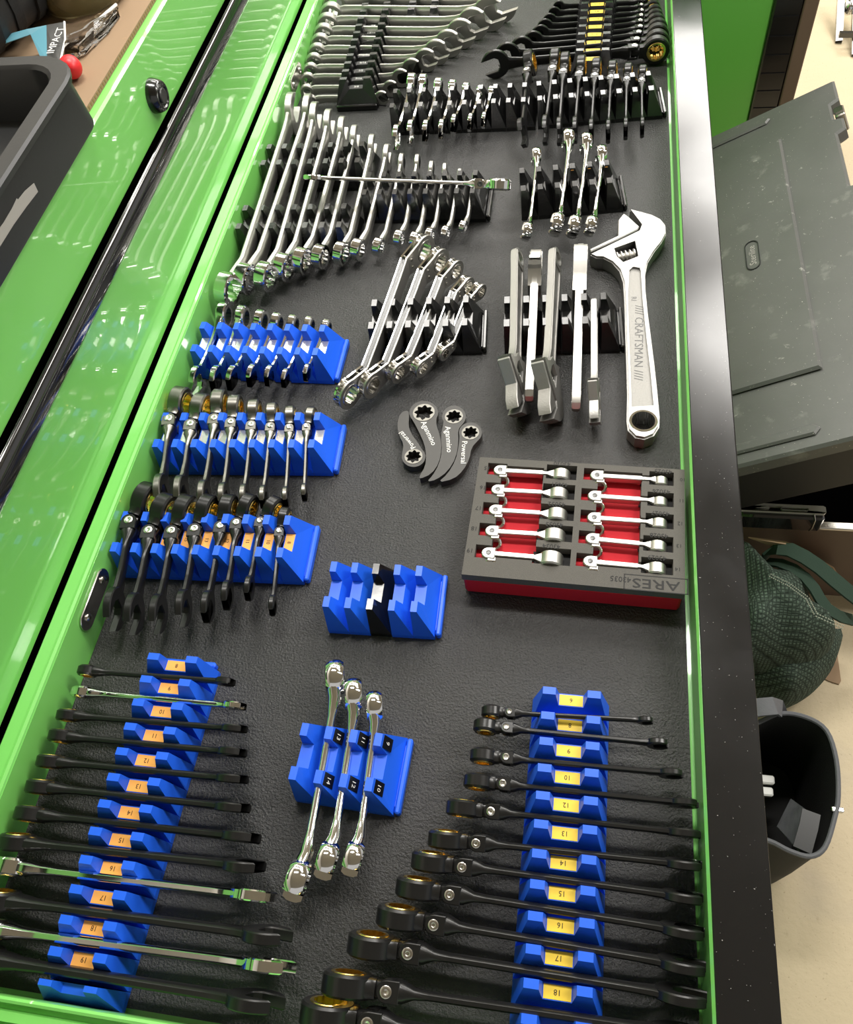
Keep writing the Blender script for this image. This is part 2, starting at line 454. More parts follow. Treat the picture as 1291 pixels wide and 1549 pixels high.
for (px, py) in ((142, 906), (447.5, 117.5)):           # oval slide plates riveted to the back wall
    q = PX(px, py, XL + .5)
    pts = []
    for i in range(20):
        a = math.pi * 2 * i / 20
        cxp = 20 if math.cos(a) > 0 else -20
        pts.append((cxp + 10.5 * math.cos(a), 10.5 * math.sin(a)))
    b = MB(); b.extrude(pts, 0, 2.2, .6)
    for sx in (-19, 19): b.lathe([(4.2, 2.1), (4, 3.4), (2.6, 4.6), (1.2, 4.9)], T(sx, 0, 0), 16)
    pl = b.build('slide_plate', M['steel'], dr)
    pl.location = ((XL + .2) * .001, q.y * .001, (q.z + 14) * .001)
    pl.rotation_euler = (math.radians(90), 0, math.radians(90))
b = MB(); b.box(XL + 1.5, XR - 2, YN + 3, YFAR - 3, -2.5, 0); lin_ = b.build('drawer_liner', M['liner'], None, 0)
lin_.location = (0, 0, Z0); tag(lin_, 'black textured rubber liner mat covering the drawer bottom', 'mat')

# ------------------------------------------------------------------ wrench holder blocks
HOLD_P = 20.0
def holder_block(mb, wl=30.5):
    """one block: u (x) along the rack towards the sloping side, y along the wrench, z up; horns at u 0..5"""
    prof = [(-wl, 0), (-wl, 5), (-22.2, 36), (-12.2, 36), (-9.6, 24), (9.6, 24), (12.2, 36), (22.2, 36), (wl, 5), (wl, 0)]
    def uz(z): return 19.6 if z <= 5 else (19.6 - (z - 5) / 19 * 9.6 if z < 25 else 10. - (z - 24) / 12 * 4.2)
    n = len(prof)
    a = [(0, p[0], p[1]) for p in prof]; c = [(uz(p[1]), p[0], p[1]) for p in prof]
    fs = [(i, (i + 1) % n, n + (i + 1) % n, n + i) for i in range(n)]
    # the two broad faces, split into flat pieces
    for off, flip in ((0, False), (n, True)):
        for f in ((0, 9, 8, 1), (1, 8, 5, 4), (1, 4, 3, 2), (5, 8, 7, 6)):
            f = tuple(off + i for i in f)
            fs.append(tuple(reversed(f)) if flip else f)
    mb.add(a + c, [tuple(reversed(f)) for f in fs])
def make_rack_w(name, a, c, n, material, label, group, labels=None, lab_mat=None, lab_size=5.0, flip=False, lab_kind='floor',
              special=None, wl=30.5, clip=True, ink=None, turn=False):
    """a, c: horn-row centres of the first and last block (mm); slopes face the last block's side"""
    a = Vector((a[0], a[1], 0)); c = Vector((c[0], c[1], 0))
    u = (c - a); pitch = u.length / (n - 1); u.normalize(); u.z = 0
    z = Vector((0, 0, 1)); wv = z.cross(u)
    root = empty(name, (0, 0, 0), 0, label, 'wrench rack', group)
    org = a - u * 2.5; org.z = 0
    frame(root, org, u, wv, z)
    sc = pitch / HOLD_P
    for i in range(n):
        m = material if not (special and i in special) else special[i]
        b = MB(); holder_block(b, wl)
        hb = b.build('holder_block', m, root, 0, fix=True)
        hb.location = (pitch * i * .001, 0, 0); hb.scale = (sc, 1, 1)
        if special and i in special: hb['label'] = 'black holder block'
        t = labels[i] if labels and i < len(labels) else None
        if t is not None:
            if lab_kind == 'floor':
                b = MB(); b.box(.9, 9.4, -9.2, 9.2, 24, 24.25); lb = b.build('size_label', lab_mat, hb, 0)
                if t: text('size_number', t, lab_size, ink or M['ink'], hb, T(5.0, 0, 24.3) @ RZ(90 if turn else -90))
            elif lab_kind == 'horn':
                for side, tt in zip((1, -1), t):
                    y = 17.2 * side
                    ang = math.degrees(math.atan2(14.6, 31))
                    mm = T(9.2, y, 28.0) @ RY(90 - ang)
                    b = MB(); b.box(-6, 6, -5.0, 5.0, 0, .5, m=mm); b.build('size_label', M['blacklabel'], hb, 0)
                    text('size_number', tt, 6.0, M['white'], hb, mm @ T(-.5, 0, .5) @ RZ(-90), .15)
            elif lab_kind == 'inner':
                b = MB(); b.box(.8, 4.0, 11.6, 11.9, 26, 34); b.build('size_label', lab_mat, hb, 0)
    if clip:
        b = MB(); x0 = pitch * n + .3
        b.box(x0 - 1.5, x0, -24, 24, 0, 5.5)
        b.box(x0, x0 + 4.6, -29.5, 29.5, 0, 8.5, b=1.2)
        b.build('end_clip', material, root, fix=True)
    return root, u, wv, pitch, org

# ------------------------------------------------------------------ wrench pieces
def jaw_poly(s, R, cx=0., ang=15.):
    pts = []
    for i in range(25):
        a = math.radians(34 + (360 - 68) * i / 24); pts.append((R * math.cos(a), R * math.sin(a)))
    pts += [(.95 * s, -.5 * s), (-.05 * s, -.5 * s), (-.3 * s, -.3 * s), (-.3 * s, .3 * s), (-.05 * s, .5 * s), (.95 * s, .5 * s)]
    c, d = math.cos(math.radians(ang)), math.sin(math.radians(ang))
    return [(cx + x * c - y * d, x * d + y * c) for x, y in pts]
def open_head(mb, s, cx, t, ang=15., m=None):
    R = 1.02 * s + .5
    mb.extrude(jaw_poly(s, R, cx, ang), -t / 2, t / 2, min(.9, t * .18), m)
    return R
def wrench(name, kind, s, A, B, mats, label, group, roll=0., mode='tip', flex=0., flip=False, cat='wrench', ang=15., tk=1., zz=None):
    """A: box/ratchet end, B: open end, world mm. On edge: the wrench's flat face is upright."""
    body, head, gear, pin = mats
    if len(A) == 2:
        zc = max({'flex': .78 * s + 3.5, 'rcombo': .70 * s + 3.2, 'flare': .66 * s + 2.6}.get(kind, .66 * s + 2.4), 0 if kind == 'flare' else 1.0 * s + .5, 9.5) + .8
        if zz: zc = zz
        A, B = P(*A, zc), P(*B, zc)
    A, B = Vector(A), Vector(B)
    x = (B - A); L = x.length; x.normalize()
    zv = Vector((0, 0, 1))
    if flip: zv = -zv
    y = (zv - x * zv.dot(x)).normalized()
    q = Matrix.Rotation(math.radians(roll), 3, x)
    y = q @ y; z = x.cross(y)
    if kind in ('flex',):  Rr = .78 * s + 3.5
    elif kind == 'rcombo': Rr = .70 * s + 3.2
    elif kind == 'flare': Rr = .66 * s + 2.6
    else: Rr = .66 * s + 2.4
    if mode == 'c':
        A = A - x * Rr; L += Rr
        L += (.9 * s) if kind != 'flare' else Rr
    # keep both tips inside the drawer walls
    if abs(x.x) > .5:
        for lim, sgn in ((XL + 1.2, 1), (XR - 1.2, -1)):
            if (A.x - lim) * sgn < 0:
                k = (lim - A.x) / x.x; A = A + x * k; L -= k
            e = A + x * L
            if (e.x - lim) * sgn < 0: L += (lim - e.x) / x.x
    root = empty(name, (0, 0, 0), 0, label, cat, group)
    frame(root, A, x, y, z)
    t_jaw = (.26 * s + 2.4) * tk; t_sh = (.18 * s + 2.4) * tk; hw = .30 * s + 1.4
    if kind == 'combo': t_sh = (.2 * s + 3.0) * tk; hw = .36 * s + 1.8
    xo = L - .9 * s
    if kind == 'flex':
        th = (.50 * s + 5.4) * tk
        hp = Rr * 2.0 + .42 * s + 3.0                      # pin position
        cw = max(4.6, .36 * s + 2.2); ct = th * .5
        # clevis, shaft and open end
        b = MB()
        cl = .36 * s + 3.2
        for sg in (1, -1):
            pts = []
            for i in range(9):
                a = math.radians(90 + 180 * i / 8); pts.append((hp + ct * .95 * math.cos(a), ct * .95 * math.sin(a)))
            pts += [(hp + cl * .9, -ct * .95), (hp + cl * .9, ct * .95)]
            mm = Matrix(((1, 0, 0, 0), (0, 0, 1, 0), (0, 1, 0, 0), (0, 0, 0, 1)))
            b.extrude(pts, min(sg * cw * .55, sg * cw), max(sg * cw * .55, sg * cw), .5, mm)
        b.loft([(hp + cl * .55, 0, 0, cw, ct * .95), (hp + cl * 1.1, 0, 0, cw, ct * .95), (hp + cl * 1.9, 0, 0, hw * 1.02, t_sh * .62),
                (hp + cl * 3, 0, 0, hw * .92, t_sh * .5), ((hp + xo) / 2 + cl, 0, 0, hw * .86, t_sh * .5), (xo - s * 1.9, 0, 0, hw * .92, t_sh * .5),
                (xo - s * 1.1, 0, 0, hw * 1.15, t_jaw * .46), (xo - s * .45, 0, 0, s * .72, t_jaw * .5)], n=12, pw=3.2)
        open_head(b, s, xo, t_jaw, ang)
        b.build('handle', body, root, fix=True)
        hm = T(hp, 0, 0) @ RY(flex) @ T(-hp, 0, 0)
        b = MB(); ri = .56 * s + 1.6
        b.ring(Rr, ri, th, hm @ T(Rr, 0, 0), b=min(1.6, th * .16), seg=36)
        tw = cw * .5
        b.loft([(Rr * 1.72, 0, 0, Rr * .66, th * .46), (Rr * 1.98, 0, 0, cw * .98, th * .46), (hp - ct * 1.08, 0, 0, cw * .96, th * .44)], hm, n=12, pw=5)
        b.loft([(hp - ct * 1.2, 0, 0, tw, th * .40), (hp, 0, 0, tw, th * .40), (hp + ct * .7, 0, 0, tw, th * .2)], hm, n=12, pw=4)
        hd = b.build('ratchet_head', head, root, fix=True)
        b = MB(); b.ring(ri + .6, .53 * s, th + 1.0, hm @ T(Rr, 0, 0), pts=12, amp=.055, seg=72, b=.5)
        b.build('ratchet_gear', gear, hd, fix=True)
        b = MB()
        pr = max(2.0, .15 * s + 1.3)
        for sg in (1, -1):
            b.lathe([(pr, 0), (pr, .5), (pr * .75, .95), (pr * .4, .8), (pr * .3, .5)], T(hp, sg * cw, 0) @ RX(-90 * sg), 20)
        b.build('hinge_pin', pin, root, fix=True)
    elif kind == 'rcombo':
        th = (.40 * s + 4.0) * tk; ri = .5 * s + 1.2
        b = MB()
        b.ring(Rr, ri, th, T(Rr, 0, 0), b=min(1.5, th * .18), seg=36)
        b.loft([(Rr * 1.75, 0, 0, Rr * .68, th * .47), (Rr * 2.25, 0, 0, Rr * .62, th * .42), (Rr * 2.25 + s * .55, 0, 0, hw * 1.1, t_sh * .62), (Rr * 2.4 + s * 1.3, 0, 0, hw * .9, t_sh * .52),
                ((Rr * 3 + xo) / 2, 0, 0, hw * .86, t_sh * .5), (xo - s * 1.9, 0, 0, hw * .92, t_sh * .52),
                (xo - s * 1.1, 0, 0, hw * 1.15, t_jaw * .46), (xo - s * .45, 0, 0, s * .72, t_jaw * .5)], n=12, pw=3.2)
        open_head(b, s, xo, t_jaw, ang)
        b.build('body', body, root, fix=True)
        b = MB(); b.ring(ri + .6, .5 * s, th + .9, T(Rr, 0, 0), pts=12, amp=.055, seg=72, b=.5)
        b.build('ratchet_gear', gear, root, fix=True)
    elif kind == 'combo':
        th = (.46 * s + 3.2) * tk; ri = .5 * s
        off = Rr * .52
        bm_ = T(Rr, 0, off) @ RY(14)
        b = MB(); b.ring(Rr, ri, th, bm_, pts=12, amp=.06, seg=72, b=min(1.2, th * .14))
        b.build('box_end', head, root, fix=True)
        b = MB()
        b.loft([(Rr * 1.78, 0, off * .62, Rr * .62, th * .36), (Rr * 2.2, 0, off * .34, hw * 1.15, t_sh * .7), (Rr * 3.2, 0, 0, hw * 1.02, t_sh * .58),
                ((Rr * 3 + xo) / 2, 0, 0, hw, t_sh * .55), (xo - s * 2.0, 0, 0, hw * 1.04, t_sh * .55),
                (xo - s * 1.2, 0, 0, hw * 1.2, t_jaw * .46), (xo - s * .45, 0, 0, s * .74, t_jaw * .5)], n=12, pw=3.0)
        b.build('shaft', body, root, fix=True)
        b = MB(); open_head(b, s, xo, t_jaw, ang); b.build('open_end', body, root, fix=True)
    elif kind == 'flare':                                   # flare nut wrench: a slotted box at each end
        b = MB(); th = (.5 * s + 3.6) * tk; R2 = Rr; ri = .5 * s
        pr = [(ri, -th * .5), (R2 * .86, -th * .5), (R2 * .98, -th * .28), (R2, 0), (R2 * .98, th * .28), (R2 * .86, th * .5), (ri, th * .5)]
        b.ring(R2, ri, th, T(R2, 0, th * .22) @ RY(10), prof=pr, seg=40, a0=180 + 30 + 15, a1=180 - 30 + 15 + 360)
        b.ring(R2, ri, th, T(L - R2, 0, th * .22) @ RY(-10), prof=pr, seg=40, a0=30 + 15, a1=330 + 15)
        b.loft([(R2 * 1.7, 0, th * .18, R2 * .7, th * .44), (R2 * 2.2, 0, .3, R2 * .5, th * .40), (R2 * 3.2, 0, 0, hw * .8, t_sh * .55), (L / 2, 0, 0, hw * .75, t_sh * .5),
                (L - R2 * 3.2, 0, 0, hw * .8, t_sh * .55), (L - R2 * 2.2, 0, .3, R2 * .5, th * .40), (L - R2 * 1.7, 0, th * .18, R2 * .7, th * .44)], n=14, pw=2.4)
        b.build('body', body, root, fix=True)
    return root
def cr(ox, oy, sc, lst): return [(ox + sc * a, oy + sc * b_) for a, b_ in lst]

CH = (M['chrome'], M['chrome'], M['darksteel'], M['darksteel'])
GUN = (M['gun'], M['gun'], M['gold'], M['steel'])
BLK = (M['blk'], M['blk'], M['gold'], M['steel'])
SAT = (M['satin'], M['chrome'], None, None)
CHR = (M['chrome'], M['chrome'], M['steel'], M['darksteel'])

# ------------------------------------------------------------------ right-hand blue rack with long black flex-head wrenches
def cc5(a, b_): return (440 + .5267 * a, 1000 + .5267 * b_)
g = 'blue wrench racks'
lab16 = ['6', '8', '9', '10', '12', '13', '14', '15', '16', '17', '18', None]
h0 = [(760 + .1859 * 380, 1010 + .1859 * 180), (760 + .1859 * 755, 1010 + .1859 * 215)]
h1 = [(740 + .1859 * 335, 1300 + .1859 * 1005), (740 + .1859 * 790, 1300 + .1859 * 1070)]
# extrapolate one block beyond the last numbered one
ra, rb = (P(*h0[0], 36) + P(*h0[1], 36)) / 2, (P(*h1[0], 36) + P(*h1[1], 36)) / 2
rc = ra + (rb - ra) * 1.1
r16 = make_rack_w('wrench_rack', ra, rc, 12, M['blue'], 'blue wrench rack with yellow number labels 6 to 18 at lower right', g, labels=lab16, lab_mat=M['yellow'], clip=False)
b = MB(); b.box(-6.2, -1.2, -27, 27, 0, 9, b=1.5); b.build('end_clip', M['blue'], r16[0], fix=True)
w16 = [(6, (548, 145), (1040, 172)), (8, (525, 185), (1083, 240)), (9, (515, 270), (1125, 326)), (10, (497, 343), (1168, 412)), (12, (447, 418), (1184, 500)),
       (13, (395, 507), (1180, 588)), (14, (347, 568), (1184, 684)), (15, (303, 642), (1192, 784)), (16, (248, 724), (1199, 884)), (17, (165, 804), (1212, 974)),
       (18, (92, 917), (1228, 1084)), (19, (30, 1000), (1240, 1195))]
for i, (s, a, c) in enumerate(w16):
    nm = ('topmost' if i == 0 else 'lowest, half out of frame,' if i == 11 else ORD[i] + ' from the top')
    wrench('flex_head_wrench', 'flex', s, cc5(*a), cc5(*c), BLK,
           'black flex-head ratcheting wrench, %s in the yellow-numbered blue rack' % nm, 'black flex-head wrenches in the right blue rack',
           roll={6: 3, 8: 0, 9: 4, 10: 6, 12: 11, 18: 11, 19: 15}.get(s, 16), tk=1., zz={6: 30, 8: 27, 9: 26}.get(s, 22 + s * .25))

# ------------------------------------------------------------------ left-hand blue rack with mixed long wrenches
lab15 = [str(k) for k in range(8, 20)] + ['']
a15 = (P(231.8, 991.8, 36) + P(290.7, 997.2, 36)) / 2
c15 = a15 + Vector((-.3, -20.36 * 12, 0))
r15 = make_rack_w('wrench_rack', a15, c15, 13, M['blue'], 'blue wrench rack with orange number labels 8 to 19 at lower left', g, labels=lab15[:12], lab_mat=M['orange'], clip=False)
b = MB(); b.box(-7, -1.5, -27, 27, 0, 9, b=1.5); b.build('end_clip', M['blue'], r15[0], fix=True)
[c for c in r15[0].children if c.name.startswith('holder_block')][-1].scale.x = .66
def cc4(a, b_): return (.3803 * a, 960 + .3803 * b_)
w15 = [(8, (313, 142), (930, 190), 'k'), (9, (288, 226), (972, 287), 'c'), (10, (230, 318), (976, 377), 'k'), (11, (198, 400), (972, 472), 'k'),
       (12, (152, 500), (977, 577), 'k'), (13, (110, 600), (984, 692), 'k'), (14, (65, 708), (1024, 812), 'k'), (15, (5, 818), (1042, 925), 'k'),
       (16, (-25, 915), (1084, 1047), 'c'), (17, (-75, 1045), (1146, 1205), 'k'), (18, (-120, 1160), (1158, 1327), 'c'), (19, (-160, 1270), (1112, 1472), 'k')]
for i, (s, a, c, k) in enumerate(w15):
    nm = ORD[i] + ' from the top' if i < 11 else 'lowest'
    col = 'black' if k == 'k' else 'bright chrome'
    wrench('ratcheting_wrench', 'rcombo', s, cc4(*a), cc4(*c), BLK if k == 'k' else CHR,
           '%s combination wrench, %s in the orange-numbered lower left rack' % (col, nm), 'long wrenches in the left blue rack', roll={8: 8, 9: 12, 10: 14, 11: 10, 12: 14, 13: 13, 14: 8, 15: 15, 17: 15, 16: 6, 18: 6}.get(s, 12), tk=1.15, zz=25 + s * .2)

# ------------------------------------------------------------------ three blue racks along the left side
R10b = cr(100, 440, .3487, [(595, 150), (1110, 162)]); R10f = cr(100, 440, .3487, [(550, 245), (1080, 262)])
make_rack_w('wrench_rack', (P(*R10f[0], 36) + P(*R10b[0], 36)) / 2, (P(*R10f[1], 36) + P(*R10b[1], 36)) / 2, 8, M['blue'], 'blue rack of small chrome ratcheting wrenches, uppermost blue one at left', g,
          labels=[''] * 8, lab_mat=M['silverlabel'])
ends = list(zip([(685, 105), (765, 115), (845, 130), (915, 140), (985, 145), (1055, 150), (1130, 160)], [(570, 390), (655, 385), (725, 380), (810, 370), (885, 370), (955, 380), (1048, 355)]))
for i, (a, c) in enumerate(ends):
    s = 16 - i * 1.1
    wrench('stubby_wrench', 'rcombo', s, cr(100, 440, .3487, [a])[0], cr(100, 440, .3487, [c])[0], CH,
           'stubby chrome ratcheting wrench, %s from the left in the uppermost blue rack' % ORD[i], 'stubby chrome wrenches in the blue rack', roll=-4, mode='c', tk=1., zz=24)
R11f = cr(100, 440, .3487, [(390, 660), (1065, 665)]); 
f0, f1 = P(*R11f[0], 36), P(*R11f[1], 36)
make_rack_w('wrench_rack', f0 + Vector((-1.3, 17.2, 0)), f1 + Vector((-1.5, 18, 0)), 9, M['blue'], 'blue rack of gunmetal flex-head wrenches, second blue rack down at left', g,
            labels=[''] * 9, lab_mat=M['silverlabel'])
ends = list(zip([(465, 485), (560, 510), (660, 490), (728, 510), (815, 525), (897, 535), (975, 545), (1048, 545)], [(415, 875), (500, 875), (600, 890), (685, 895), (775, 895), (858, 895), (955, 895), (1035, 875)]))
for i, (a, c) in enumerate(ends):
    s = 18 - i * 1.35
    wrench('flex_head_wrench', 'flex', s, cr(100, 440, .3487, [a])[0], cr(100, 440, .3487, [c])[0], GUN,
           'stubby gunmetal flex-head ratcheting wrench, %s from the left in the second blue rack' % ORD[i], 'gunmetal stubby wrenches in the second blue rack', roll=-5, mode='c', tk=1., zz=27 - i * .4, flex=(-16, -14, -4, -4, -2, 0, 0, -12)[i])
R12f = cr(100, 440, .3487, [(205, 1110), (925, 1135)]); f0, f1 = P(*R12f[0], 36), P(*R12f[1], 36)
make_rack_w('wrench_rack', f0 + Vector((-.4, 17.2, 0)), f1 + Vector((-.4, 17.4, 0)), 9, M['blue'], 'blue rack of black flex-head wrenches with orange tags, third down at left', g,
            labels=[None, None, '16', '15', '13', '12', '11', '10', '8'], lab_mat=M['orange'])
ends = list(zip([(305, 905), (390, 950), (485, 955), (580, 950), (690, 945), (755, 935), (860, 935), (935, 985)], [(210, 1380), (295, 1400), (400, 1400), (510, 1375), (615, 1370), (700, 1320), (795, 1290), (897, 1365)]))
for i, (a, c) in enumerate(ends):
    s = [19, 18, 17, 16, 14, 13, 11, 9][i]
    wrench('flex_head_wrench', 'flex', s, cr(100, 440, .3487, [a])[0], cr(100, 440, .3487, [c])[0], BLK,
           'stubby black flex-head ratcheting wrench, %s from the left in the third blue rack' % ORD[i], 'black stubby wrenches in the third blue rack', roll=-6, mode='c', tk=1., zz=29 - i * .5, flex=(-20, -18, -16, -16, -8, -20, -26, -10)[i])

# ------------------------------------------------------------------ empty blue rack with one black block; blue rack with flare nut wrenches
make_rack_w('wrench_rack', (-202.7, 316.0), (-126.0, 317.2), 5, M['blue'], 'short empty blue rack with one black block, alone mid drawer', g, special={2: M['blackp']})
make_rack_w('wrench_rack', (-198, 169.6), (-138, 167.4), 4, M['blue'], 'blue rack holding three chrome flare nut wrenches, bottom centre', g,
            labels=[None, ('13', '14'), ('11', '12'), ('9', '10')], lab_kind='horn')
for i, (a, c) in enumerate(zip(cr(400, 820, .3616, [(312, 570), (388, 640), (474, 687)]), cr(400, 820, .3616, [(158, 1415), (280, 1332), (388, 1325)]))):
    wrench('flare_nut_wrench', 'flare', [19, 17, 15][i], a, c, CH, 'polished chrome flare nut wrench, %s from the left in the bottom centre blue rack' % ORD[i],
           'flare nut wrenches in the blue rack', roll=-10, mode='c', tk=1.1, zz=25)

# ------------------------------------------------------------------ black racks, upper half of the drawer
g2 = 'black wrench racks'
make_rack_w('wrench_rack', (-416.3, 937), (-290.3, 938), 7, M['blackp'], 'black rack under the upper ends of the big satin wrenches', g2, clip=False)
make_rack_w('wrench_rack', (-416.3, 811), (-290, 812.5), 7, M['blackp'], 'black rack under the box ends of the big satin wrenches', g2, clip=False)
make_rack_w('wrench_rack', (-269, 873), (-135, 873), 8, M['blackp'], 'black rack holding the smaller satin combination wrenches of the big set', g2)
w5 = [((442.7, 172), (357.2, 437.4), 26), ((468, 172), (383, 422.6), 24), (((478), 182.8), (413, 418.8), 23), ((498.5, 192), (439.7, 404.7), 21.5), ((519, 201.3), (466.9, 394.7), 20),
      ((537.5, 212.5), (494, 388.4), 18.5), ((563.5, 225.5), (525.2, 383.5), 17.5), ((585.8, 238.5), (549.8, 378), 16), ((608, 249), (580, 374), 13), ((631.6, 249), (610.7, 361), 12),
      ((652.8, 258), (634, 363), 11), ((673, 260), (656.5, 355.6), 10), ((695.5, 267), (680, 352), 9), ((717.8, 271), (706, 343.7), 8)]
for i, (o, r, s) in enumerate(w5):
    wrench('combination_wrench', 'combo', s, r, o, SAT, 'satin chrome combination wrench, %s from the left in the big leaning set' % ORD[i],
           'satin combination wrenches in the big set', mode='c', roll=4, flip=True, ang=-15, tk=1.05, zz=max(17, s * 1.0 + 1.3))
# flex-head wrench lying across that set
wrench('flex_head_wrench', 'flex', 13, P(773.5, 280, 52), P(462, 268, 52), CHR, 'chrome flex-head ratcheting wrench lying across the satin combination wrench set', None, roll=-53)

# long black rack near the top: chrome stubbies on its left half, black flex-heads on its right half
make_rack_w('wrench_rack', (-264, 1056.5), (-88, 1060), 10, M['blackp'], 'black rack half full of chrome stubby wrenches, near the top centre', g2, clip=False)
make_rack_w('wrench_rack', (-68, 1062), (73.5, 1076), 8, M['blackp'], 'black rack of black flex-head wrenches below the yellow-tagged rack', g2)
e1 = cr(580, 60, .1704, [(255, 400), (355, 400), (490, 430), (615, 440), (735, 460), (860, 480), (960, 480)]); e2 = cr(580, 60, .1704, [(120, 880), (245, 830), (380, 820), (520, 805), (630, 750), (775, 735), (895, 715)])
for i, (a, c) in enumerate(zip(e1, e2)):
    wrench('stubby_wrench', 'rcombo', 17 - i * 1.2, a, c, CH, 'stubby chrome ratcheting wrench, %s from the left in the top centre black rack' % ORD[i],
           'stubby chrome wrenches in the black rack', roll=-4, mode='c', tk=1., zz=25)
e1 = cr(760, 60, .2014, [(200, 180), (390, 165), (465, 190), (585, 210), (700, 225), (820, 240), (937, 255), (1047, 265)]); e2 = cr(760, 60, .2014, [(155, 700), (325, 680), (430, 690), (548, 680), (670, 690), (797, 690), (928, 670), (1052, 660)])
for i, (a, c) in enumerate(zip(e1, e2)):
    s = [17.5, 17.5, 16.5, 15.5, 14.5, 13.5, 12.5, 11.5][i]
    wrench('flex_head_wrench', 'flex', s, a, c, BLK, 'stubby black flex-head ratcheting wrench, %s from the left in the top black rack' % ORD[i],
           'black stubby wrenches in the black rack', roll=(14 if i == 0 else 4), mode='c', flex=-4, tk=.9, zz=28)

# rack of four chrome flare nut wrenches
make_rack_w('wrench_rack', (-76.5, 875.5), (24, 887.6), 6, M['blackp'], 'black rack with four chrome flare nut wrenches above the adjustable wrenches', g2,
            labels=[None, None, None, '', '', ''], lab_kind='inner', lab_mat=M['orange'])
for i, (a, c) in enumerate(zip(cr(700, 190, .3163, [(360, 150), (514, 72), (600, 88), (672, 142)]), cr(700, 190, .3163, [(318, 508), (462, 475), (545, 485), (625, 482)]))):
    wrench('flare_nut_wrench', 'flare', [13, 17.5, 16.5, 14.5][i], a, c, CH, 'polished chrome flare nut wrench, %s from the left, black rack beside the big adjustable' % ORD[i],
           'flare nut wrenches in the black rack', roll=-6, mode='c', tk=1.05, zz=26)

# two black racks at the far end, blocks running along the drawer
a = (P(546.9, 15.5, 36) + P(585.6, 14, 36)) / 2; c = (P(521, 117.7, 36) + P(554, 117, 36)) / 2
st = (c - a) / 9
lab = ['1', '15/16', '7/8', '13/16', '3/4', '11/16', '5/8', '9/16', '1/2', '7/16', '3/8']
make_rack_w('wrench_rack', a - st * 1, c, 11, M['blackrack'], 'black rack with white fraction labels at the far left end', g2, labels=lab, lab_mat=M['blacklabel'], lab_size=5.6,
            ink=M['white'], turn=True)
a2 = (P(622, 12, 36) + P(656.5, 11, 36)) / 2
make_rack_w('wrench_rack', a2 - st * 2, a2, 3, M['blackrack'], 'black rack supporting long wrenches at the top edge of the photo', g2, clip=False)
w1 = [((472, 150), (578, 148), 9.5), ((466, 135), (592, 134), 11.1), ((468, 118), (607, 118), 12.7), ((465, 104), (624, 104), 14.3), ((470, 90), (645, 91), 15.9), ((473, 76), (661, 79), 17.5),
      ((477, 62), (679, 66), 19), ((482.5, 48), (698, 51), 20.6), ((489.5, 33), (716, 36), 22.2), ((500, 18), (741, 21), 23.8), ((507, 2), (757, 6), 25.4)]
for i, (r, o, s) in enumerate(w1):
    wrench('combination_wrench', 'combo', s, r, o, (M['satin'], M['satin'], None, None), 'long satin combination wrench, %s from the near end of the far left rack' % ORD[i],
           'long satin wrenches at the far left', mode='c', ang=18, tk=.85)
a = (P(840 + .1549 * 290, .1549 * 30, 36) + P(840 + .1549 * 535, .1549 * 8, 36)) / 2; c = (P(840 + .1549 * 250, .1549 * 410, 36) + P(840 + .1549 * 503, .1549 * 385, 36)) / 2
st = (c - a) / 5
make_rack_w('wrench_rack', a - st * 2, c + st, 9, M['blackrack'], 'black rack with yellow fraction labels at the far right end', g2,
            labels=['1/4', '5/16', '3/8', '7/16', '1/2', '9/16', '5/8', '11/16', '3/4'], lab_mat=M['yellow'], lab_size=5.0, turn=True)
w2 = [((996.5, 75), (750, 97), 19), ((997, 64), (768, 84), 17.5), ((996, 53), (790, 73), 15.9), ((994, 44), (807, 63), 14.3), ((992, 35), (818, 52), 12.7), ((991, 27), (825, 41), 11.1),
      ((990, 19), (832, 31), 9.5), ((988, 11), (839, 20), 8.5), ((986, 3), (846, 10), 8)]
for i, (r, o, s) in enumerate(w2):
    wrench('flex_head_wrench', 'flex', s, r, o, BLK, 'long black flex-head wrench, %s from the near end of the yellow-labelled far rack' % ORD[i],
           'long black flex-head wrenches at the far right', mode='c', ang=-15, tk=.8, flip=False)

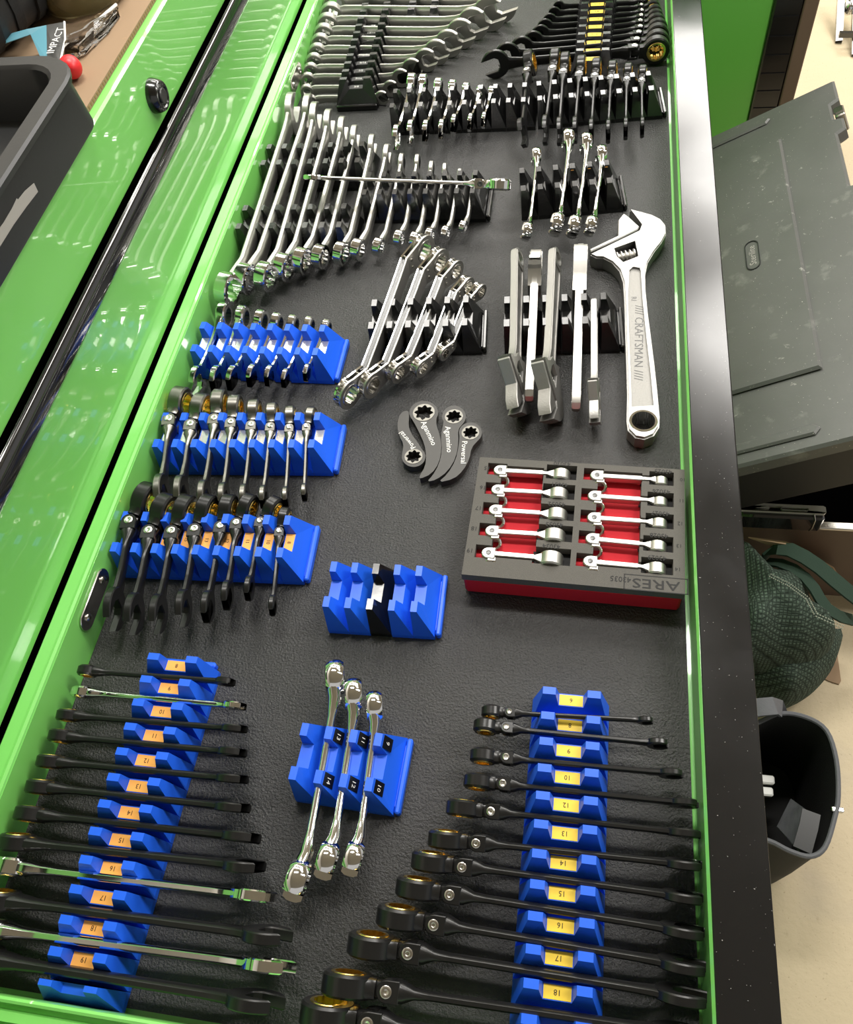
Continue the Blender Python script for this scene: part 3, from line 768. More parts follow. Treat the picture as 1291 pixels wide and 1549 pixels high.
# ------------------------------------------------------------------ double box offset ratcheting wrenches
make_rack_w('wrench_rack', (-222, 646), (-121.4, 652.8), 6, M['blackp'], 'black rack holding five double-ended offset ratcheting wrenches, mid drawer', g2)
def dbox(A, B, RA, RB, label):
    A, B = Vector(A), Vector(B); x = (B - A); L = x.length; x.normalize()
    zv = Vector((0, 0, 1)); y = (zv - x * zv.dot(x)).normalized(); z = x.cross(y)
    root = empty('double_box_wrench', (0, 0, 0), 0, label, 'wrench', 'double box ratcheting wrenches'); frame(root, A, x, y, z)
    th = 2.3; gap = 4.6; bend = -24
    na, nb = RA * 1.75, RB * 1.75
    dza, dzb = na * math.sin(math.radians(bend)), -nb * math.sin(math.radians(bend))
    sa, sb = na * math.cos(math.radians(bend)), nb * math.cos(math.radians(bend))
    for sg in (-1, 1):
        b = MB(); zc = sg * (gap / 2 + th / 2)
        hwA, hwB = RA * .66, RB * .66
        b.extrude([(sa, -hwA), (sa + (L - sa - sb) * .22, -hwB * .9 - .5), (L - sb - (L - sa - sb) * .22, -hwB * .9), (L - sb, -hwB), (L - sb, hwB), (L - sb - (L - sa - sb) * .22, hwB * .9),
                   (sa + (L - sa - sb) * .22, hwB * .9 + .5), (sa, hwA)], zc - th / 2, zc + th / 2, .5)
        for R, n_, m in ((RA, na, T(sa, 0, 0) @ RY(bend) @ RZ(180)), (RB, nb, T(L - sb, 0, 0) @ RY(bend))):
            pts = []
            for i in range(25):
                t = math.radians(-118 + 236 * i / 24); pts.append((n_ + R * math.cos(t), R * math.sin(t)))
            pts = pts + [(-.6, R * .66), (-.6, -R * .66)]
            hole = [(n_ + R * .72 * math.cos(2 * math.pi * i / 28), R * .72 * math.sin(2 * math.pi * i / 28)) for i in range(28)]
            b.plate(pts, [hole], zc - th / 2, zc + th / 2, m)
        b.build('side_plate', M['satin'] if sg < 0 else M['chrome'], root, fix=True)
    b = MB(); b.box(sa * .9, L - sb * .9, -min(RA, RB) * .5, min(RA, RB) * .42, -gap / 2 + .1, gap / 2 - .1); b.build('core_strip', M['blackrack'], root)
    for R, n_, m in ((RA, na, T(sa, 0, 0) @ RY(bend) @ RZ(180)), (RB, nb, T(L - sb, 0, 0) @ RY(bend))):
        b = MB(); b.ring(R * .74, R * .55, gap + 2 * th + 1.2, m @ T(n_, 0, 0), pts=12, amp=.06, seg=72, b=.6)
        gr = b.build('ratchet_gear', M['steel'], root, fix=True)
        b = MB()
        for i in range(13):
            t = math.radians(-100 + 200 * i / 12)
            b.box(-.5, .5, -.5, .5, -gap / 2, gap / 2, m @ T(n_, 0, 0) @ RZ(math.degrees(t)) @ T(R * .9, 0, 0))
        b.build('ratchet_teeth', M['steel'], gr, 0)
        b = MB()
        for yy in (-R * .28, R * .28): b.lathe([(1.8, -(gap / 2 + th + .7)), (1.8, gap / 2 + th + .7), (1, gap / 2 + th + 1)], m @ T(n_ - R * 1.35, yy, 0), 12)
        b.build('rivet', M['steel'], root, fix=True)
e1 = cr(500, 340, .2711, [(452, 135), (545, 200), (643, 250), (715, 335), (795, 365)]); e2 = cr(500, 340, .2711, [(160, 945), (278, 895), (412, 825), (537, 800), (656, 715)])
for i, (t, b_) in enumerate(zip(e1, e2)):
    RA = [18, 16, 13, 11, 9][i]; RB = [17, 15, 12, 10.5, 8.5][i]
    dbox(P(*t, 27 - i * 2), P(*b_, 25 - i * 2), RA, RB, 'offset double box ratcheting wrench, %s from the left, mid drawer' % ORD[i])

# ------------------------------------------------------------------ adjustable wrenches
def ap(*l): return [P(700 + .3163 * a, 190 + .3163 * b_, 14) for a, b_ in l]
hole_c = ap((863, 1425))[0]; head_c = ap((820, 560))[0]
ax_x = (head_c - hole_c); ax_x.z = 0; ax_x.normalize(); ax_y = Vector((0, 0, 1)).cross(ax_x)
def al(*l):
    r = []
    for p in ap(*l):
        d = p - hole_c; r.append((d.dot(ax_x), d.dot(ax_y)))
    return r
ADJ_BODY = al((800, 413), (850, 425), (905, 440), (945, 460), (970, 490), (972, 530), (950, 570), (915, 615), (885, 665), (873, 720), (874, 790), (885, 900), (902, 1030), (918, 1160), (932, 1290),
              (942, 1400), (940, 1450), (915, 1490), (870, 1508), (825, 1500), (790, 1465), (784, 1420), (787, 1300), (783, 1150), (778, 1000), (774, 850), (768, 760), (750, 705), (715, 665),
              (672, 642), (640, 642), (612, 628), (722, 574), (846, 514), (857, 483))
ADJ_HEAD = al((803, 416), (850, 428), (904, 443), (943, 463), (967, 491), (969, 529), (948, 568), (912, 613), (882, 663), (870, 700), (820, 690), (754, 700), (718, 663), (673, 640), (640, 639), (616, 628), (722, 577), (846, 517), (858, 487))
ADJ_PANEL = al((797, 705), (838, 668), (851, 710), (860, 850), (878, 1030), (898, 1200), (912, 1352), (808, 1358), (803, 1200), (795, 1000), (790, 830))
ADJ_WIN = al((724, 602), (824, 566), (840, 640), (768, 668), (738, 642))
ADJ_JAW = al((743, 462), (770, 428), (797, 447), (846, 492), (838, 506), (720, 564), (613, 612), (607, 600), (690, 560), (742, 535))
def adjustable(sc, label, A=None, B=None, up=1, big=False, fin='forged', roll=0.):
    root = empty('adjustable_wrench', (0, 0, 0), 0, label, 'wrench', None if big else 'adjustable wrenches in the black rack')
    L0 = max(p[0] for p in ADJ_BODY)
    if A is None:
        frame(root, Vector((hole_c.x, hole_c.y, 9.2)), ax_x, ax_y, Vector((0, 0, 1)))
    else:
        A, B = Vector(A), Vector(B); x = (B - A); sc = x.length / L0; x.normalize()
        zv = Vector((0, 0, 1)) * up; y = (zv - x * zv.dot(x)).normalized(); y = Matrix.Rotation(math.radians(roll), 3, x) @ y; frame(root, A, x, y, x.cross(y))
    k = lambda l: [(p[0] * sc, p[1] * sc) for p in l]
    tz = 9.2 if big else 6.2 * sc
    mt = M[fin]
    hole = [(11.2 * sc * math.cos(2 * math.pi * i / 28), 11.2 * sc * math.sin(2 * math.pi * i / 28)) for i in range(28)]
    def inset(l, d):
        cx_ = sum(p[0] for p in l) / len(l); cy_ = sum(p[1] for p in l) / len(l)
        return [(p[0] + (cx_ - p[0]) * d, p[1] + (cy_ - p[1]) * d) for p in l]
    b = MB()
    b.plate(k(ADJ_BODY), [hole, k(ADJ_WIN)], -tz * .72, tz * .72)
    for sg in (1, -1):
        z0, z1 = sorted((sg * tz * .7, sg * tz))
        # raised rim, slightly smaller than the core so the edge reads as rounded
        n = len(ADJ_BODY); pts = k(ADJ_BODY); e = 1.5 * sc; ins = []
        ar = sum(pts[i][0] * pts[(i + 1) % n][1] - pts[(i + 1) % n][0] * pts[i][1] for i in range(n))
        for i in range(n):
            a, c, d = Vector(pts[i - 1]), Vector(pts[i]), Vector(pts[(i + 1) % n])
            d1, d2 = (c - a).normalized(), (d - c).normalized()
            nn = Vector((-d1.y - d2.y, d1.x + d2.x))
            nn = nn.normalized() * (e if ar > 0 else -e)
            ins.append((c.x + nn.x, c.y + nn.y))
        b.plate(ins, [hole, k(ADJ_WIN), k(ADJ_PANEL)], z0, z1)
        hz = tz * 1.02 if big else tz * 1.75
        b.plate(k(ADJ_HEAD), [k(ADJ_WIN)], *sorted((0, sg * hz)))
    bd = b.build('handle', mt, root, 30, fix=True)
    b = MB()
    for i in range(28): pass
    b.ring(14.2 * sc, 11.2 * sc, tz * 2.08, seg=32, b=1.0 * sc); b.build('hang_ring', M['chrome'] if big else mt, bd, fix=True)
    b = MB(); pn = inset(k(ADJ_PANEL), .0)
    b.extrude(pn, tz * .70, tz * .74); b.build('handle_panel', M['forged_panel'], bd, 0, fix=True)
    b = MB(); b.extrude(k(ADJ_JAW), -tz * (.86 if big else 1.55), tz * (.86 if big else 1.55), 1.0 * sc); b.build('sliding_jaw', mt, root, fix=True)
    # knurled adjusting screw in its window
    w_ = k(ADJ_WIN); p0 = (Vector(w_[0]) + Vector(w_[4])) / 2; p1 = (Vector(w_[1]) + Vector(w_[2])) / 2
    d = (p1 - p0); ln = d.length; ang = math.degrees(math.atan2(d.y, d.x))
    b = MB(); prof = [(3.4 * sc, .5 * sc)]
    nr = 5
    for i in range(nr):
        s0 = ln * (i + .12) / nr; s1 = ln * (i + .5) / nr; s2 = ln * (i + .88) / nr
        prof += [(5.0 * sc, s0), (7.6 * sc, s1 - .6 * sc), (7.6 * sc, s1 + .6 * sc), (5.0 * sc, s2)]
    prof.append((3.4 * sc, ln - .5 * sc))
    b.lathe(prof, T(p0.x, p0.y, 0) @ RZ(ang) @ RY(90), 24); b.build('adjusting_screw', M['satin'], root, fix=True)
    if big:
        def tl(a, c, body, size, rz=0):
            p = al((a, c))[0]; text('lettering', body, size, M['darksteel'], root, T(p[0], p[1], tz * .745) @ RZ(180 + rz), .1)
        tl(841, 1040, '//// CRAFTSMAN ////', 12.5, -2.5)
        tl(818, 835, 'RI', 8, -2)
        text('lettering', 'CRAFTSMAN', 9, M['satin'], root, T(130, 0, -tz * .74) @ RX(180), .1)
    return root
adjustable(1., 'large adjustable wrench lying flat beside the right edge, lettered handle', big=True)
make_rack_w('wrench_rack', (-76.7, 652), (24.3, 659), 6, M['blackp'], 'black rack of five adjustable wrenches left of the large flat one', g2)
c8 = lambda a, b_: (740 + .1936 * a, 360 + .1936 * b_)
adjustable(.8, 'adjustable wrench on edge, leftmost in its black rack, jaws nearest the camera', P(*c8(222, 170), 34), P(*c8(205, 1385), 22), up=1, roll=20)
adjustable(.7, 'adjustable wrench on edge, second from the left in its black rack, jaws pointing away', P(*c8(318, 1190), 26), P(*c8(370, 110), 26), up=1, fin='satin')
adjustable(.8, 'adjustable wrench on edge, middle of the five in the black rack, jaws nearest the camera', P(*c8(515, 170), 34), P(*c8(455, 1435), 22), up=1, roll=20)
adjustable(.6, 'adjustable wrench on edge, fourth from the left in its black rack, jaws pointing away', P(*c8(682, 1250), 22), P(*c8(715, 95), 26), up=-1, fin='satin')
adjustable(.5, 'short adjustable wrench on edge, rightmost in its rack, jaws nearest the camera', P(*c8(824, 540), 26), P(*c8(826, 1450), 22), up=1, roll=8)

# ------------------------------------------------------------------ four curved grey wrenches with star holes
def cpt(a, b_, z=8): return P(500 + .2711 * a, 340 + .2711 * b_, z)
def claw(outline, hc, Rpx, label, word, tpts, size, z0=0.):
    C0 = cpt(*hc)
    root = empty('curved_star_wrench', (C0.x, C0.y, z0), 0, label, 'wrench', 'curved grey wrenches')
    o2 = []
    for p in outline:
        q = cpt(*p) - C0; o2.append((q.x, q.y))
    R = (cpt(hc[0] + Rpx, hc[1]) - C0).length
    # smooth the outline once
    sm = []
    for i in range(len(o2)):
        a, c = Vector(o2[i]), Vector(o2[(i + 1) % len(o2)]); sm += [a * .75 + c * .25, a * .25 + c * .75]
    hole = []
    for i in range(32):
        t = 2 * math.pi * i / 32; rr = R * .58 * (1 + .17 * math.cos(8 * t)); hole.append((rr * math.cos(t), rr * math.sin(t)))
    b = MB(); b.plate([tuple(p) for p in sm], [hole], 0, 8.5); b.build('blade', M['agan'], root, 0, fix=True)
    b = MB(); b.plate([(R * .76 * math.cos(2 * math.pi * i / 32), R * .76 * math.sin(2 * math.pi * i / 32)) for i in range(32)], [hole], 8.4, 8.9)
    b.build('socket_rim', M['gun'], root, 0, fix=True)
    t0, t1 = cpt(*tpts[0], 8.5) - C0, cpt(*tpts[1], 8.5) - C0
    mid = (t0 + t1) / 2; ang = math.degrees(math.atan2(t1.y - t0.y, t1.x - t0.x))
    text('lettering', word, size, M['white'], root, T(mid.x, mid.y, 8.55) @ RZ(ang), .1)
    return root
def arc(cx_, cy_, rx, ry, a0, a1, n=12):
    return [(cx_ + rx * math.cos(math.radians(a0 + (a1 - a0) * i / n)), cy_ + ry * math.sin(math.radians(a0 + (a1 - a0) * i / n))) for i in range(n + 1)]
claw(arc(465, 1295, 66, 58, -45, 195, 14) + [(410, 1225), (385, 1180), (374, 1130), (380, 1080), (400, 1045), (436, 1036), (440, 1075), (436, 1120), (450, 1165), (480, 1205)], (465, 1295), 66,
     'curved grey wrench with star hole at its near end, leftmost of four', 'Powersal', ((460, 1238), (400, 1165)), 7.2)
claw(arc(522, 1050, 80, 66, 140, 390, 16) + [(592, 1120), (612, 1180), (622, 1250), (607, 1330), (565, 1392), (500, 1420), (497, 1405), (530, 1350), (536, 1290), (526, 1225), (492, 1150)], (522, 1050), 80,
     'curved grey wrench with star hole at its far end, second from left of four', 'Aganmino', ((525, 1115), (572, 1212)), 8.2)
claw(arc(690, 1072, 66, 62, 150, 400, 16) + [(712, 1145), (716, 1210), (702, 1300), (655, 1378), (590, 1425), (538, 1436), (572, 1400), (606, 1340), (624, 1265), (617, 1180)], (690, 1072), 66,
     'curved grey wrench with star hole at its far end, third from left of four', 'Aganmino', ((655, 1140), (664, 1255)), 8.2)
claw(arc(782, 1162, 64, 58, 160, 410, 16) + [(788, 1245), (776, 1310), (742, 1372), (690, 1420), (600, 1440), (655, 1392), (700, 1315), (716, 1240)], (782, 1162), 64,
     'curved grey wrench with star hole at its far end, rightmost of four', 'Powersal', ((748, 1220), (742, 1320)), 7.6)

# ------------------------------------------------------------------ foam tray with ten small wrenches
TZ = 34.
tc0 = (P(697, 868, TZ) + P(1035, 905, TZ) + P(728, 692, TZ) + P(1038, 705, TZ)) / 4
tdx = ((P(1035, 905, TZ) - P(697, 868, TZ)) + (P(1038, 705, TZ) - P(728, 692, TZ))); tang = math.atan2(tdx.y, tdx.x)
tray = empty('foam_tool_tray', (tc0.x, tc0.y, 0), tang, 'red and charcoal foam tray of small wrenches beside the right edge', 'tray')
tw, td = 93., 63.
def tl2(a, b_, z=TZ):
    p = P(680 + .2943 * a, 680 + .2943 * b_, z) - tc0
    return (p.x * math.cos(-tang) - p.y * math.sin(-tang), p.x * math.sin(-tang) + p.y * math.cos(-tang))
b = MB(); b.box(-tw + .6, tw - .6, -td + .6, td - .6, 0, 24.5, b=2.5); b.build('red_base', M['foamred'], tray, fix=True)
rects = []
LP = [(262, 108), (250, 208), (238, 312), (220, 420), (202, 533)]; RP = [(760, 135), (748, 240), (745, 352), (737, 460), (725, 577)]
LRc = [(575, 125), (560, 225), (552, 332), (538, 440), (523, 560)]; RRc = [(1090, 155), (1085, 263), (1080, 375), (1073, 493), (1067, 608)]
small = []
for k in range(5):
    for (pp, rr, s, side) in ((LP[k], LRc[k], 15 + k, 'left'), (RP[k], RRc[k], 10 + k, 'right')):
        pin_ = tl2(*pp); rc_ = tl2(*rr); hw_ = (5.5 + s * .22)
        x0, x1 = pin_[0], rc_[0]; yb = pin_[1]; Rr = s * .62 + 2.2
        rects.append((x0 - 12, x0 + 6, yb - 5, yb + 8)); rects.append((x0 + 5, x0 + 40, yb - 3.5, yb + 6))
        rects.append((x0 + 39, x1 - Rr + 2, rc_[1] - 2.5, yb + 4)); rects.append((x1 - Rr - 2, x1 + Rr + 2.5, rc_[1] - 6, rc_[1] + hw_ + 1))
        small.append((pin_, rc_, s, side, k))
for pp in (LP, RP):                                       # finger wells that show the red base
    t, b_ = tl2(*pp[0]), tl2(*pp[4]); n = 4
    for k in range(n):
        u0, u1 = tl2(*pp[k]), tl2(*pp[k + 1])
        xm = (u0[0] + u1[0]) / 2
        rects.append((xm + 1.5, xm + 40, u1[1] - 1, u0[1] + 1))
xs = sorted(set([-tw, tw] + [r[0] for r in rects] + [r[1] for r in rects])); ys = sorted(set([-td, td] + [r[2] for r in rects] + [r[3] for r in rects]))
def solid(i, j):
    if i < 0 or j < 0 or i >= len(xs) - 1 or j >= len(ys) - 1: return False
    cx_, cy_ = (xs[i] + xs[i + 1]) / 2, (ys[j] + ys[j + 1]) / 2
    return not any(r[0] < cx_ < r[1] and r[2] < cy_ < r[3] for r in rects)
b = MB(); zb, zt = 24.6, TZ
for i in range(len(xs) - 1):
    for j in range(len(ys) - 1):
        if not solid(i, j): continue
        x0, x1, y0, y1 = xs[i], xs[i + 1], ys[j], ys[j + 1]
        b.add([(x0, y0, zt), (x1, y0, zt), (x1, y1, zt), (x0, y1, zt)], [(0, 1, 2, 3)])
        b.add([(x0, y0, zb), (x1, y0, zb), (x1, y1, zb), (x0, y1, zb)], [(3, 2, 1, 0)])
        for (di, dj, q) in ((-1, 0, ((x0, y1), (x0, y0))), (1, 0, ((x1, y0), (x1, y1))), (0, -1, ((x0, y0), (x1, y0))), (0, 1, ((x1, y1), (x0, y1)))):
            if not solid(i + di, j + dj):
                (ax_, ay_), (bx_, by_) = q
                b.add([(ax_, ay_, zb), (bx_, by_, zb), (bx_, by_, zt), (ax_, ay_, zt)], [(0, 1, 2, 3)])
b.build('foam_top', M['foam'], tray, 0)
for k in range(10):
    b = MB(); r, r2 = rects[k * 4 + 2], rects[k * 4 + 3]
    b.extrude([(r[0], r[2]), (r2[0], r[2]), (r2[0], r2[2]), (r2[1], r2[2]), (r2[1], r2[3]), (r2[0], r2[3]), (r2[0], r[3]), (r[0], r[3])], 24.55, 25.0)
    b.build('pocket_shade', M['foamtext'], tray, 0)  # thin black plates paint the shade at the pocket bottoms
for k in range(5):
    p = tl2(195 - 22 * k, [95, 195, 300, 405, 518][k]); text('lettering', str(15 + k), 6, M['foamtext'], tray, T(p[0], p[1], TZ + .1) @ RZ(180))
    p = tl2(1200 - 6 * k, [155, 263, 380, 495, 615][k]); text('lettering', str(10 + k), 5, M['foamtext'], tray, T(p[0], p[1], TZ + .1) @ RZ(180))
    p = tl2(*[(580, 73), (567, 180), (552, 280), (540, 385), (525, 497)][k]); text('lettering', str(43030 + k), 6.2, M['foamtext'], tray, T(p[0], p[1], TZ + .1) @ RZ(180))
    p = tl2(*[(1100, 112), (1090, 215), (1085, 328), (1078, 442), (1068, 556)][k]); text('lettering', str(43025 + k), 6.2, M['foamtext'], tray, T(p[0], p[1], TZ + .1) @ RZ(180))
p = tl2(880, 665); text('lettering', '43035', 7, M['foamtext'], tray, T(p[0], p[1], TZ + .1) @ RZ(180))
p = tl2(1062, 692); text('lettering', 'ARES', 13, M['foamtext'], tray, T(p[0], p[1], TZ + .1) @ RZ(180) @ Matrix.Diagonal((1.35, .95, 1, 1)))
b = MB()
for x0, x1, y0, y1 in ((-26, 26, -7.4, -6.6), (-26, 26, 6.6, 7.4), (-26, -25.2, -7, 7), (25.2, 26, -7, 7)): b.box(p[0] + x0, p[0] + x1, p[1] + y0, p[1] + y1, TZ, TZ + .12)
b.build('logo_frame', M['foamtext'], tray, 0)
for (pin_, rc_, s, side, k) in small:
    c_, s_ = math.cos(tang), math.sin(tang)
    wx = tc0.x + pin_[0] * c_ - pin_[1] * s_; wy = tc0.y + pin_[0] * s_ + pin_[1] * c_
    root = empty('angled_wrench', (wx, wy, TZ), tang + math.atan2(rc_[1] - pin_[1], rc_[0] - pin_[0]),
                 'small silver angled wrench in foam tray, %s row from the far side, %s column' % (ORD[k], side), 'wrench', 'small wrenches in the foam tray')
    L = math.hypot(rc_[0] - pin_[0], rc_[1] - pin_[1])
    b = MB(); R = s * .46 + 1.6; th = 6 + s * .36
    b.box(5, 40, -2.4, 2.4, -6, 1.2, b=.6)
    b.loft([(39, 0, -1.5, 1.9, 2.6), (L - R * 1.5, 0, -1.5, 1.6, 2.4), (L - R * .8, 0, -2, th * .4, 3.2)], n=10, pw=4)
    b.build('handle', M['satin'], root, fix=True)
    b = MB()
    b.ring(R, R * .62, th, T(L, 0, -5.5) @ RX(90), seg=36, a0=-150, a1=150 + 30, b=1.2); b.build('open_head', M['satin'], root, fix=True)
    b = MB()
    pts = arc(0, 0, 6.2, 5.6, 90, 270, 10) + [(6, -5.6), (6, 5.6)]
    b.extrude(pts, -6, 1.6, .8); b.box(0, 6.5, -7, -4, -7, .8)
    nk = b.build('pivot_block', M['satin'], root, fix=True)
    b = MB(); b.lathe([(2.3, 1.5), (2.3, 2.0), (1.3, 2.2)], None, 16); b.build('pivot_pin', M['darksteel'], nk)
    b = MB(); b.ring(6.4, 4.0, 8, T(3, -9.5, -5) @ RX(25), seg=28, b=1); b.build('box_head', M['chrome'], root, fix=True)

# ------------------------------------------------------------------ on top of the cabinet
cb = empty('cardboard_sheet', (XF - 310, 400, 260.5), 0, 'tan corrugated cardboard sheet covering the cabinet top', 'cardboard')
b = MB(); b.box(-290, 300, -800, 1330, .2, 5.5); b.build('board', M['card'], cb, 0)
b = MB()
for i in range(300):
    y = -300 + i * 5.4; b.box(299.6, 300.3, y, y + 2.6, 1.4, 4.4)
tag(b.build('flute', M['cardedge'], cb, 0), kind='stuff')

# black open tub
ZC = 266.
tbc = P(140, 196, ZC); tba = P(0, 409, ZC)
dy = (tbc - tba); dy.z = 0; dy.normalize(); dxv = Vector((dy.y, -dy.x, 0))
tub = empty('plastic_tub', (0, 0, 0), 0, 'black open plastic tub with strip of grey tape, on the cardboard at upper left', 'tub')
frame(tub, tbc + Vector((0, 14, 0)), Vector((1, 0, 0)), Vector((0, 1, 0)), Vector((0, 0, 1)))
def rrect(x0, x1, y0, y1, r, n=6):
    pts = []
    for cx_, cy_, a0 in ((x1 - r, y1 - r, 0), (x0 + r, y1 - r, 90), (x0 + r, y0 + r, 180), (x1 - r, y0 + r, 270)):
        for i in range(n + 1):
            a = math.radians(a0 + 90 * i / n); pts.append((cx_ + r * math.cos(a), cy_ + r * math.sin(a)))
    return pts
def shells(mb, loops):
    n = len(loops[0][0]); vs = [(p[0], p[1], z) for l, z in loops for p in l]; fs = []
    for k in range(len(loops) - 1):
        for i in range(n):
            j = (i + 1) % n; fs.append((k * n + i, k * n + j, (k + 1) * n + j, (k + 1) * n + i))
    fs.append(tuple(reversed(range(n)))); fs.append(tuple((len(loops) - 1) * n + i for i in range(n)))
    mb.add(vs, fs)
TH, TW, TL = 52., 380., 620.
b = MB()
shells(b, [(rrect(-TW, 0, -TL, 8, 22), 0), (rrect(-TW - 1, 1, -TL - 1, 9, 24), 3), (rrect(-TW - 3, 3, -TL - 3, 12, 40), TH - 9), (rrect(-TW - 6, 6, -TL - 6, 15, 43), TH - 7), (rrect(-TW - 7, 7, -TL - 7, 16, 44), TH - 2),
           (rrect(-TW - 5, 5, -TL - 5, 14, 42), TH), (rrect(-TW + 8, -8, -TL + 8, 1, 32), TH), (rrect(-TW + 11, -11, -TL + 11, -2, 30), TH - 3), (rrect(-TW + 14, -14, -TL + 14, -6, 24), 5)])
b.build('tub_body', M['tub'], tub, 40)
pts = []
for p in ((0, 372), (20, 340), (40, 312), (57, 290), (51, 277), (38, 288), (27, 302), (25, 300), (18, 315), (5, 337), (-30, 385), (-30, 420)):
    q = PX(*p, tbc.x + 2.6); pts.append((q.y - tbc.y - 14, q.z - tbc.z))
b = MB(); b.extrude(pts, 0, .4, 0, Matrix(((0, 0, 1, 2.6), (1, 0, 0, 0), (0, 1, 0, 0), (0, 0, 0, 1)))); b.build('tape_strip', M['tape'], tub, 0, fix=True)

q = P(106, 101, ZC + 11)
b = MB(); b.lathe([(2, -12.5), (6.5, -11), (9.5, -6), (10.5, 0), (9.8, 7), (6.5, 11.5), (2.5, 13.5), (.5, 14)], RY(74), 24)
o = b.build('red_plug', M['redplastic'], None, 50, fix=True); o.location = V(q.x, q.y, ZC + 10.8); o.rotation_euler = (0, 0, math.radians(-50))
tag(o, 'red rounded plastic plug lying on the cardboard beside the black tub', 'plug')

# clear bag with a printed header card
pk = empty('tool_package', tuple(P(85, 60, ZC)), 0, 'clear plastic tool package with teal and charcoal card reading IMPACT, behind the tub', 'package')
pc = P(85, 60, ZC)
def lp2(px, py, z): q_ = P(px, py, ZC + z); return (q_.x - pc.x, q_.y - pc.y, z)
def sheet(mb, pts, th=.5):
    n = len(pts); vs = list(pts) + [(p[0], p[1], p[2] - th) for p in pts]
    mb.add(vs, [tuple(range(n)), tuple(reversed(range(n, 2 * n)))] + [(i, n + i, n + (i + 1) % n, (i + 1) % n) for i in range(n)])
b = MB(); sheet(b, [lp2(97, 33, 20), lp2(98, 60, 16), lp2(90, 96, 12), lp2(70, 90, 14), lp2(69, 38, 22)]); b.build('header_card', M['charcoal_print'], pk, 0, fix=True)
b = MB(); sheet(b, [lp2(70, 38, 22.4), lp2(71, 90, 14.5), lp2(60, 84, 15), lp2(46, 52, 20), lp2(0, 68, 18), lp2(0, 55, 20), lp2(40, 44, 23)]); b.build('teal_card', M['teal'], pk, 0, fix=True)
b = MB(); b.tube([lp2(97.5, 33, 20.6), lp2(98.5, 60, 16.8), lp2(91, 94, 12.8)], 1.0, 6); b.build('card_edge', M['white'], pk)
e0, e1 = Vector(lp2(80, 76, 17)), Vector(lp2(91, 50, 20)); 
tx = (e1 - e0).normalized(); tz = Vector((0, 0, 1)); ty = tz.cross(tx).normalized(); tz = tx.cross(ty); c_ = (e0 + e1) / 2 + tz * 1.2
text('lettering', 'IMPACT', 11, M['white'], pk, Matrix(((tx.x, ty.x, tz.x, c_.x), (tx.y, ty.y, tz.y, c_.y), (tx.z, ty.z, tz.z, c_.z), (0, 0, 0, 1))), .2)
b = MB()
rows = [((97, 33), (98, 82)), ((118, 26), (120, 80)), ((142, 18), (142, 62)), ((160, 10), (160, 44)), ((177, 5), (177, 23))]
vs = []
for i, (t, bo) in enumerate(rows):
    for j in range(7):
        k = j / 6; h = 3 + 16 * math.sin(math.pi * k) * (1 - i / 5.) + 3 * math.sin(i * 2.1 + j * 1.7)
        vs.append(lp2(t[0] + (bo[0] - t[0]) * k, t[1] + (bo[1] - t[1]) * k, max(1.5, h)))
n0 = len(vs); vs += [(x, y, max(.6, z * .15)) for x, y, z in vs]
fs = []
for i in range(4):
    for j in range(6):
        f = (i * 7 + j, i * 7 + j + 1, (i + 1) * 7 + j + 1, (i + 1) * 7 + j); fs.append(f); fs.append(tuple(n0 + k for k in reversed(f)))
b.add(vs, fs); b.build('clear_film', M['clear'], pk, 60)
b = MB(); b.tube([lp2(110, 62, 9), lp2(140, 38, 9), lp2(176, 7, 6)], 1.6, 6); b.build('zip_seal', M['white'], pk)

# black ribbed case and amber dish at the top left corner of the photo
q0, q1 = P(-20, 38, ZC + 40), P(66, -34, ZC + 40)
d = (q1 - q0); ln = d.length; d.normalize(); yv = Vector((-d.y, d.x, 0))
cs = empty('ribbed_case', (0, 0, 0), 0, 'black ribbed tool case at the top left corner, on the cardboard', 'case'); frame(cs, (q0.x, q0.y, ZC), d, yv, Vector((0, 0, 1)))
b = MB(); b.loft([(-120, 62, 45, 60, 40), (-60, 62, 50, 66, 48), (ln * .4, 64, 52, 68, 50), (ln * .8, 64, 50, 66, 48), (ln * 1.3, 62, 46, 62, 42)], n=20, pw=3.5); b.build('shell', M['tub'], cs)
for i in range(6):
    b = MB(); x = -70 + i * 34; b.loft([(x, 64, 52, 70, 51), (x + 12, 64, 52, 70, 51)], n=20, pw=3.5); b.build('rib', M['canvas'], cs)
q = P(133, 2, ZC)
b = MB(); b.lathe([(38, 0), (42, 3), (46, 18), (47, 34), (44.5, 34), (43, 18), (38, 5), (.5, 4)], seg=36)
o = b.build('amber_dish', M['dusty'], None, 40, fix=True); o.location = V(q.x, q.y, ZC + .2); tag(o, 'amber translucent round dish at the top edge, on the cardboard', 'dish')

# ------------------------------------------------------------------ right of the drawer: cabinet end, tote, bags on the floor
YP = 1680.
gx = PY(1175, 0, YP).x
gc = empty('green_cabinet', (gx - 200, YP + 250, -700), 0, 'green steel cabinet end standing beyond the drawer at upper right', 'cabinet')
b = MB(); b.box(-170, 198, -248, 250, 10, 1020, b=4); b.build('cabinet_body', M['green_shaded'], gc)
b = MB(); b.box(198, 250, -252, 250, 0, 1010, b=3)
for i in range(26): b.box(202, 246, -254, -251.5, 30 + i * 36, 33 + i * 36)
b.build('corner_guard', M['blackrack'], gc)
b = MB(); b.box(250, 276, -254, 250, 0, 1010, b=2); b.build('edge_trim', M['brown'], gc)

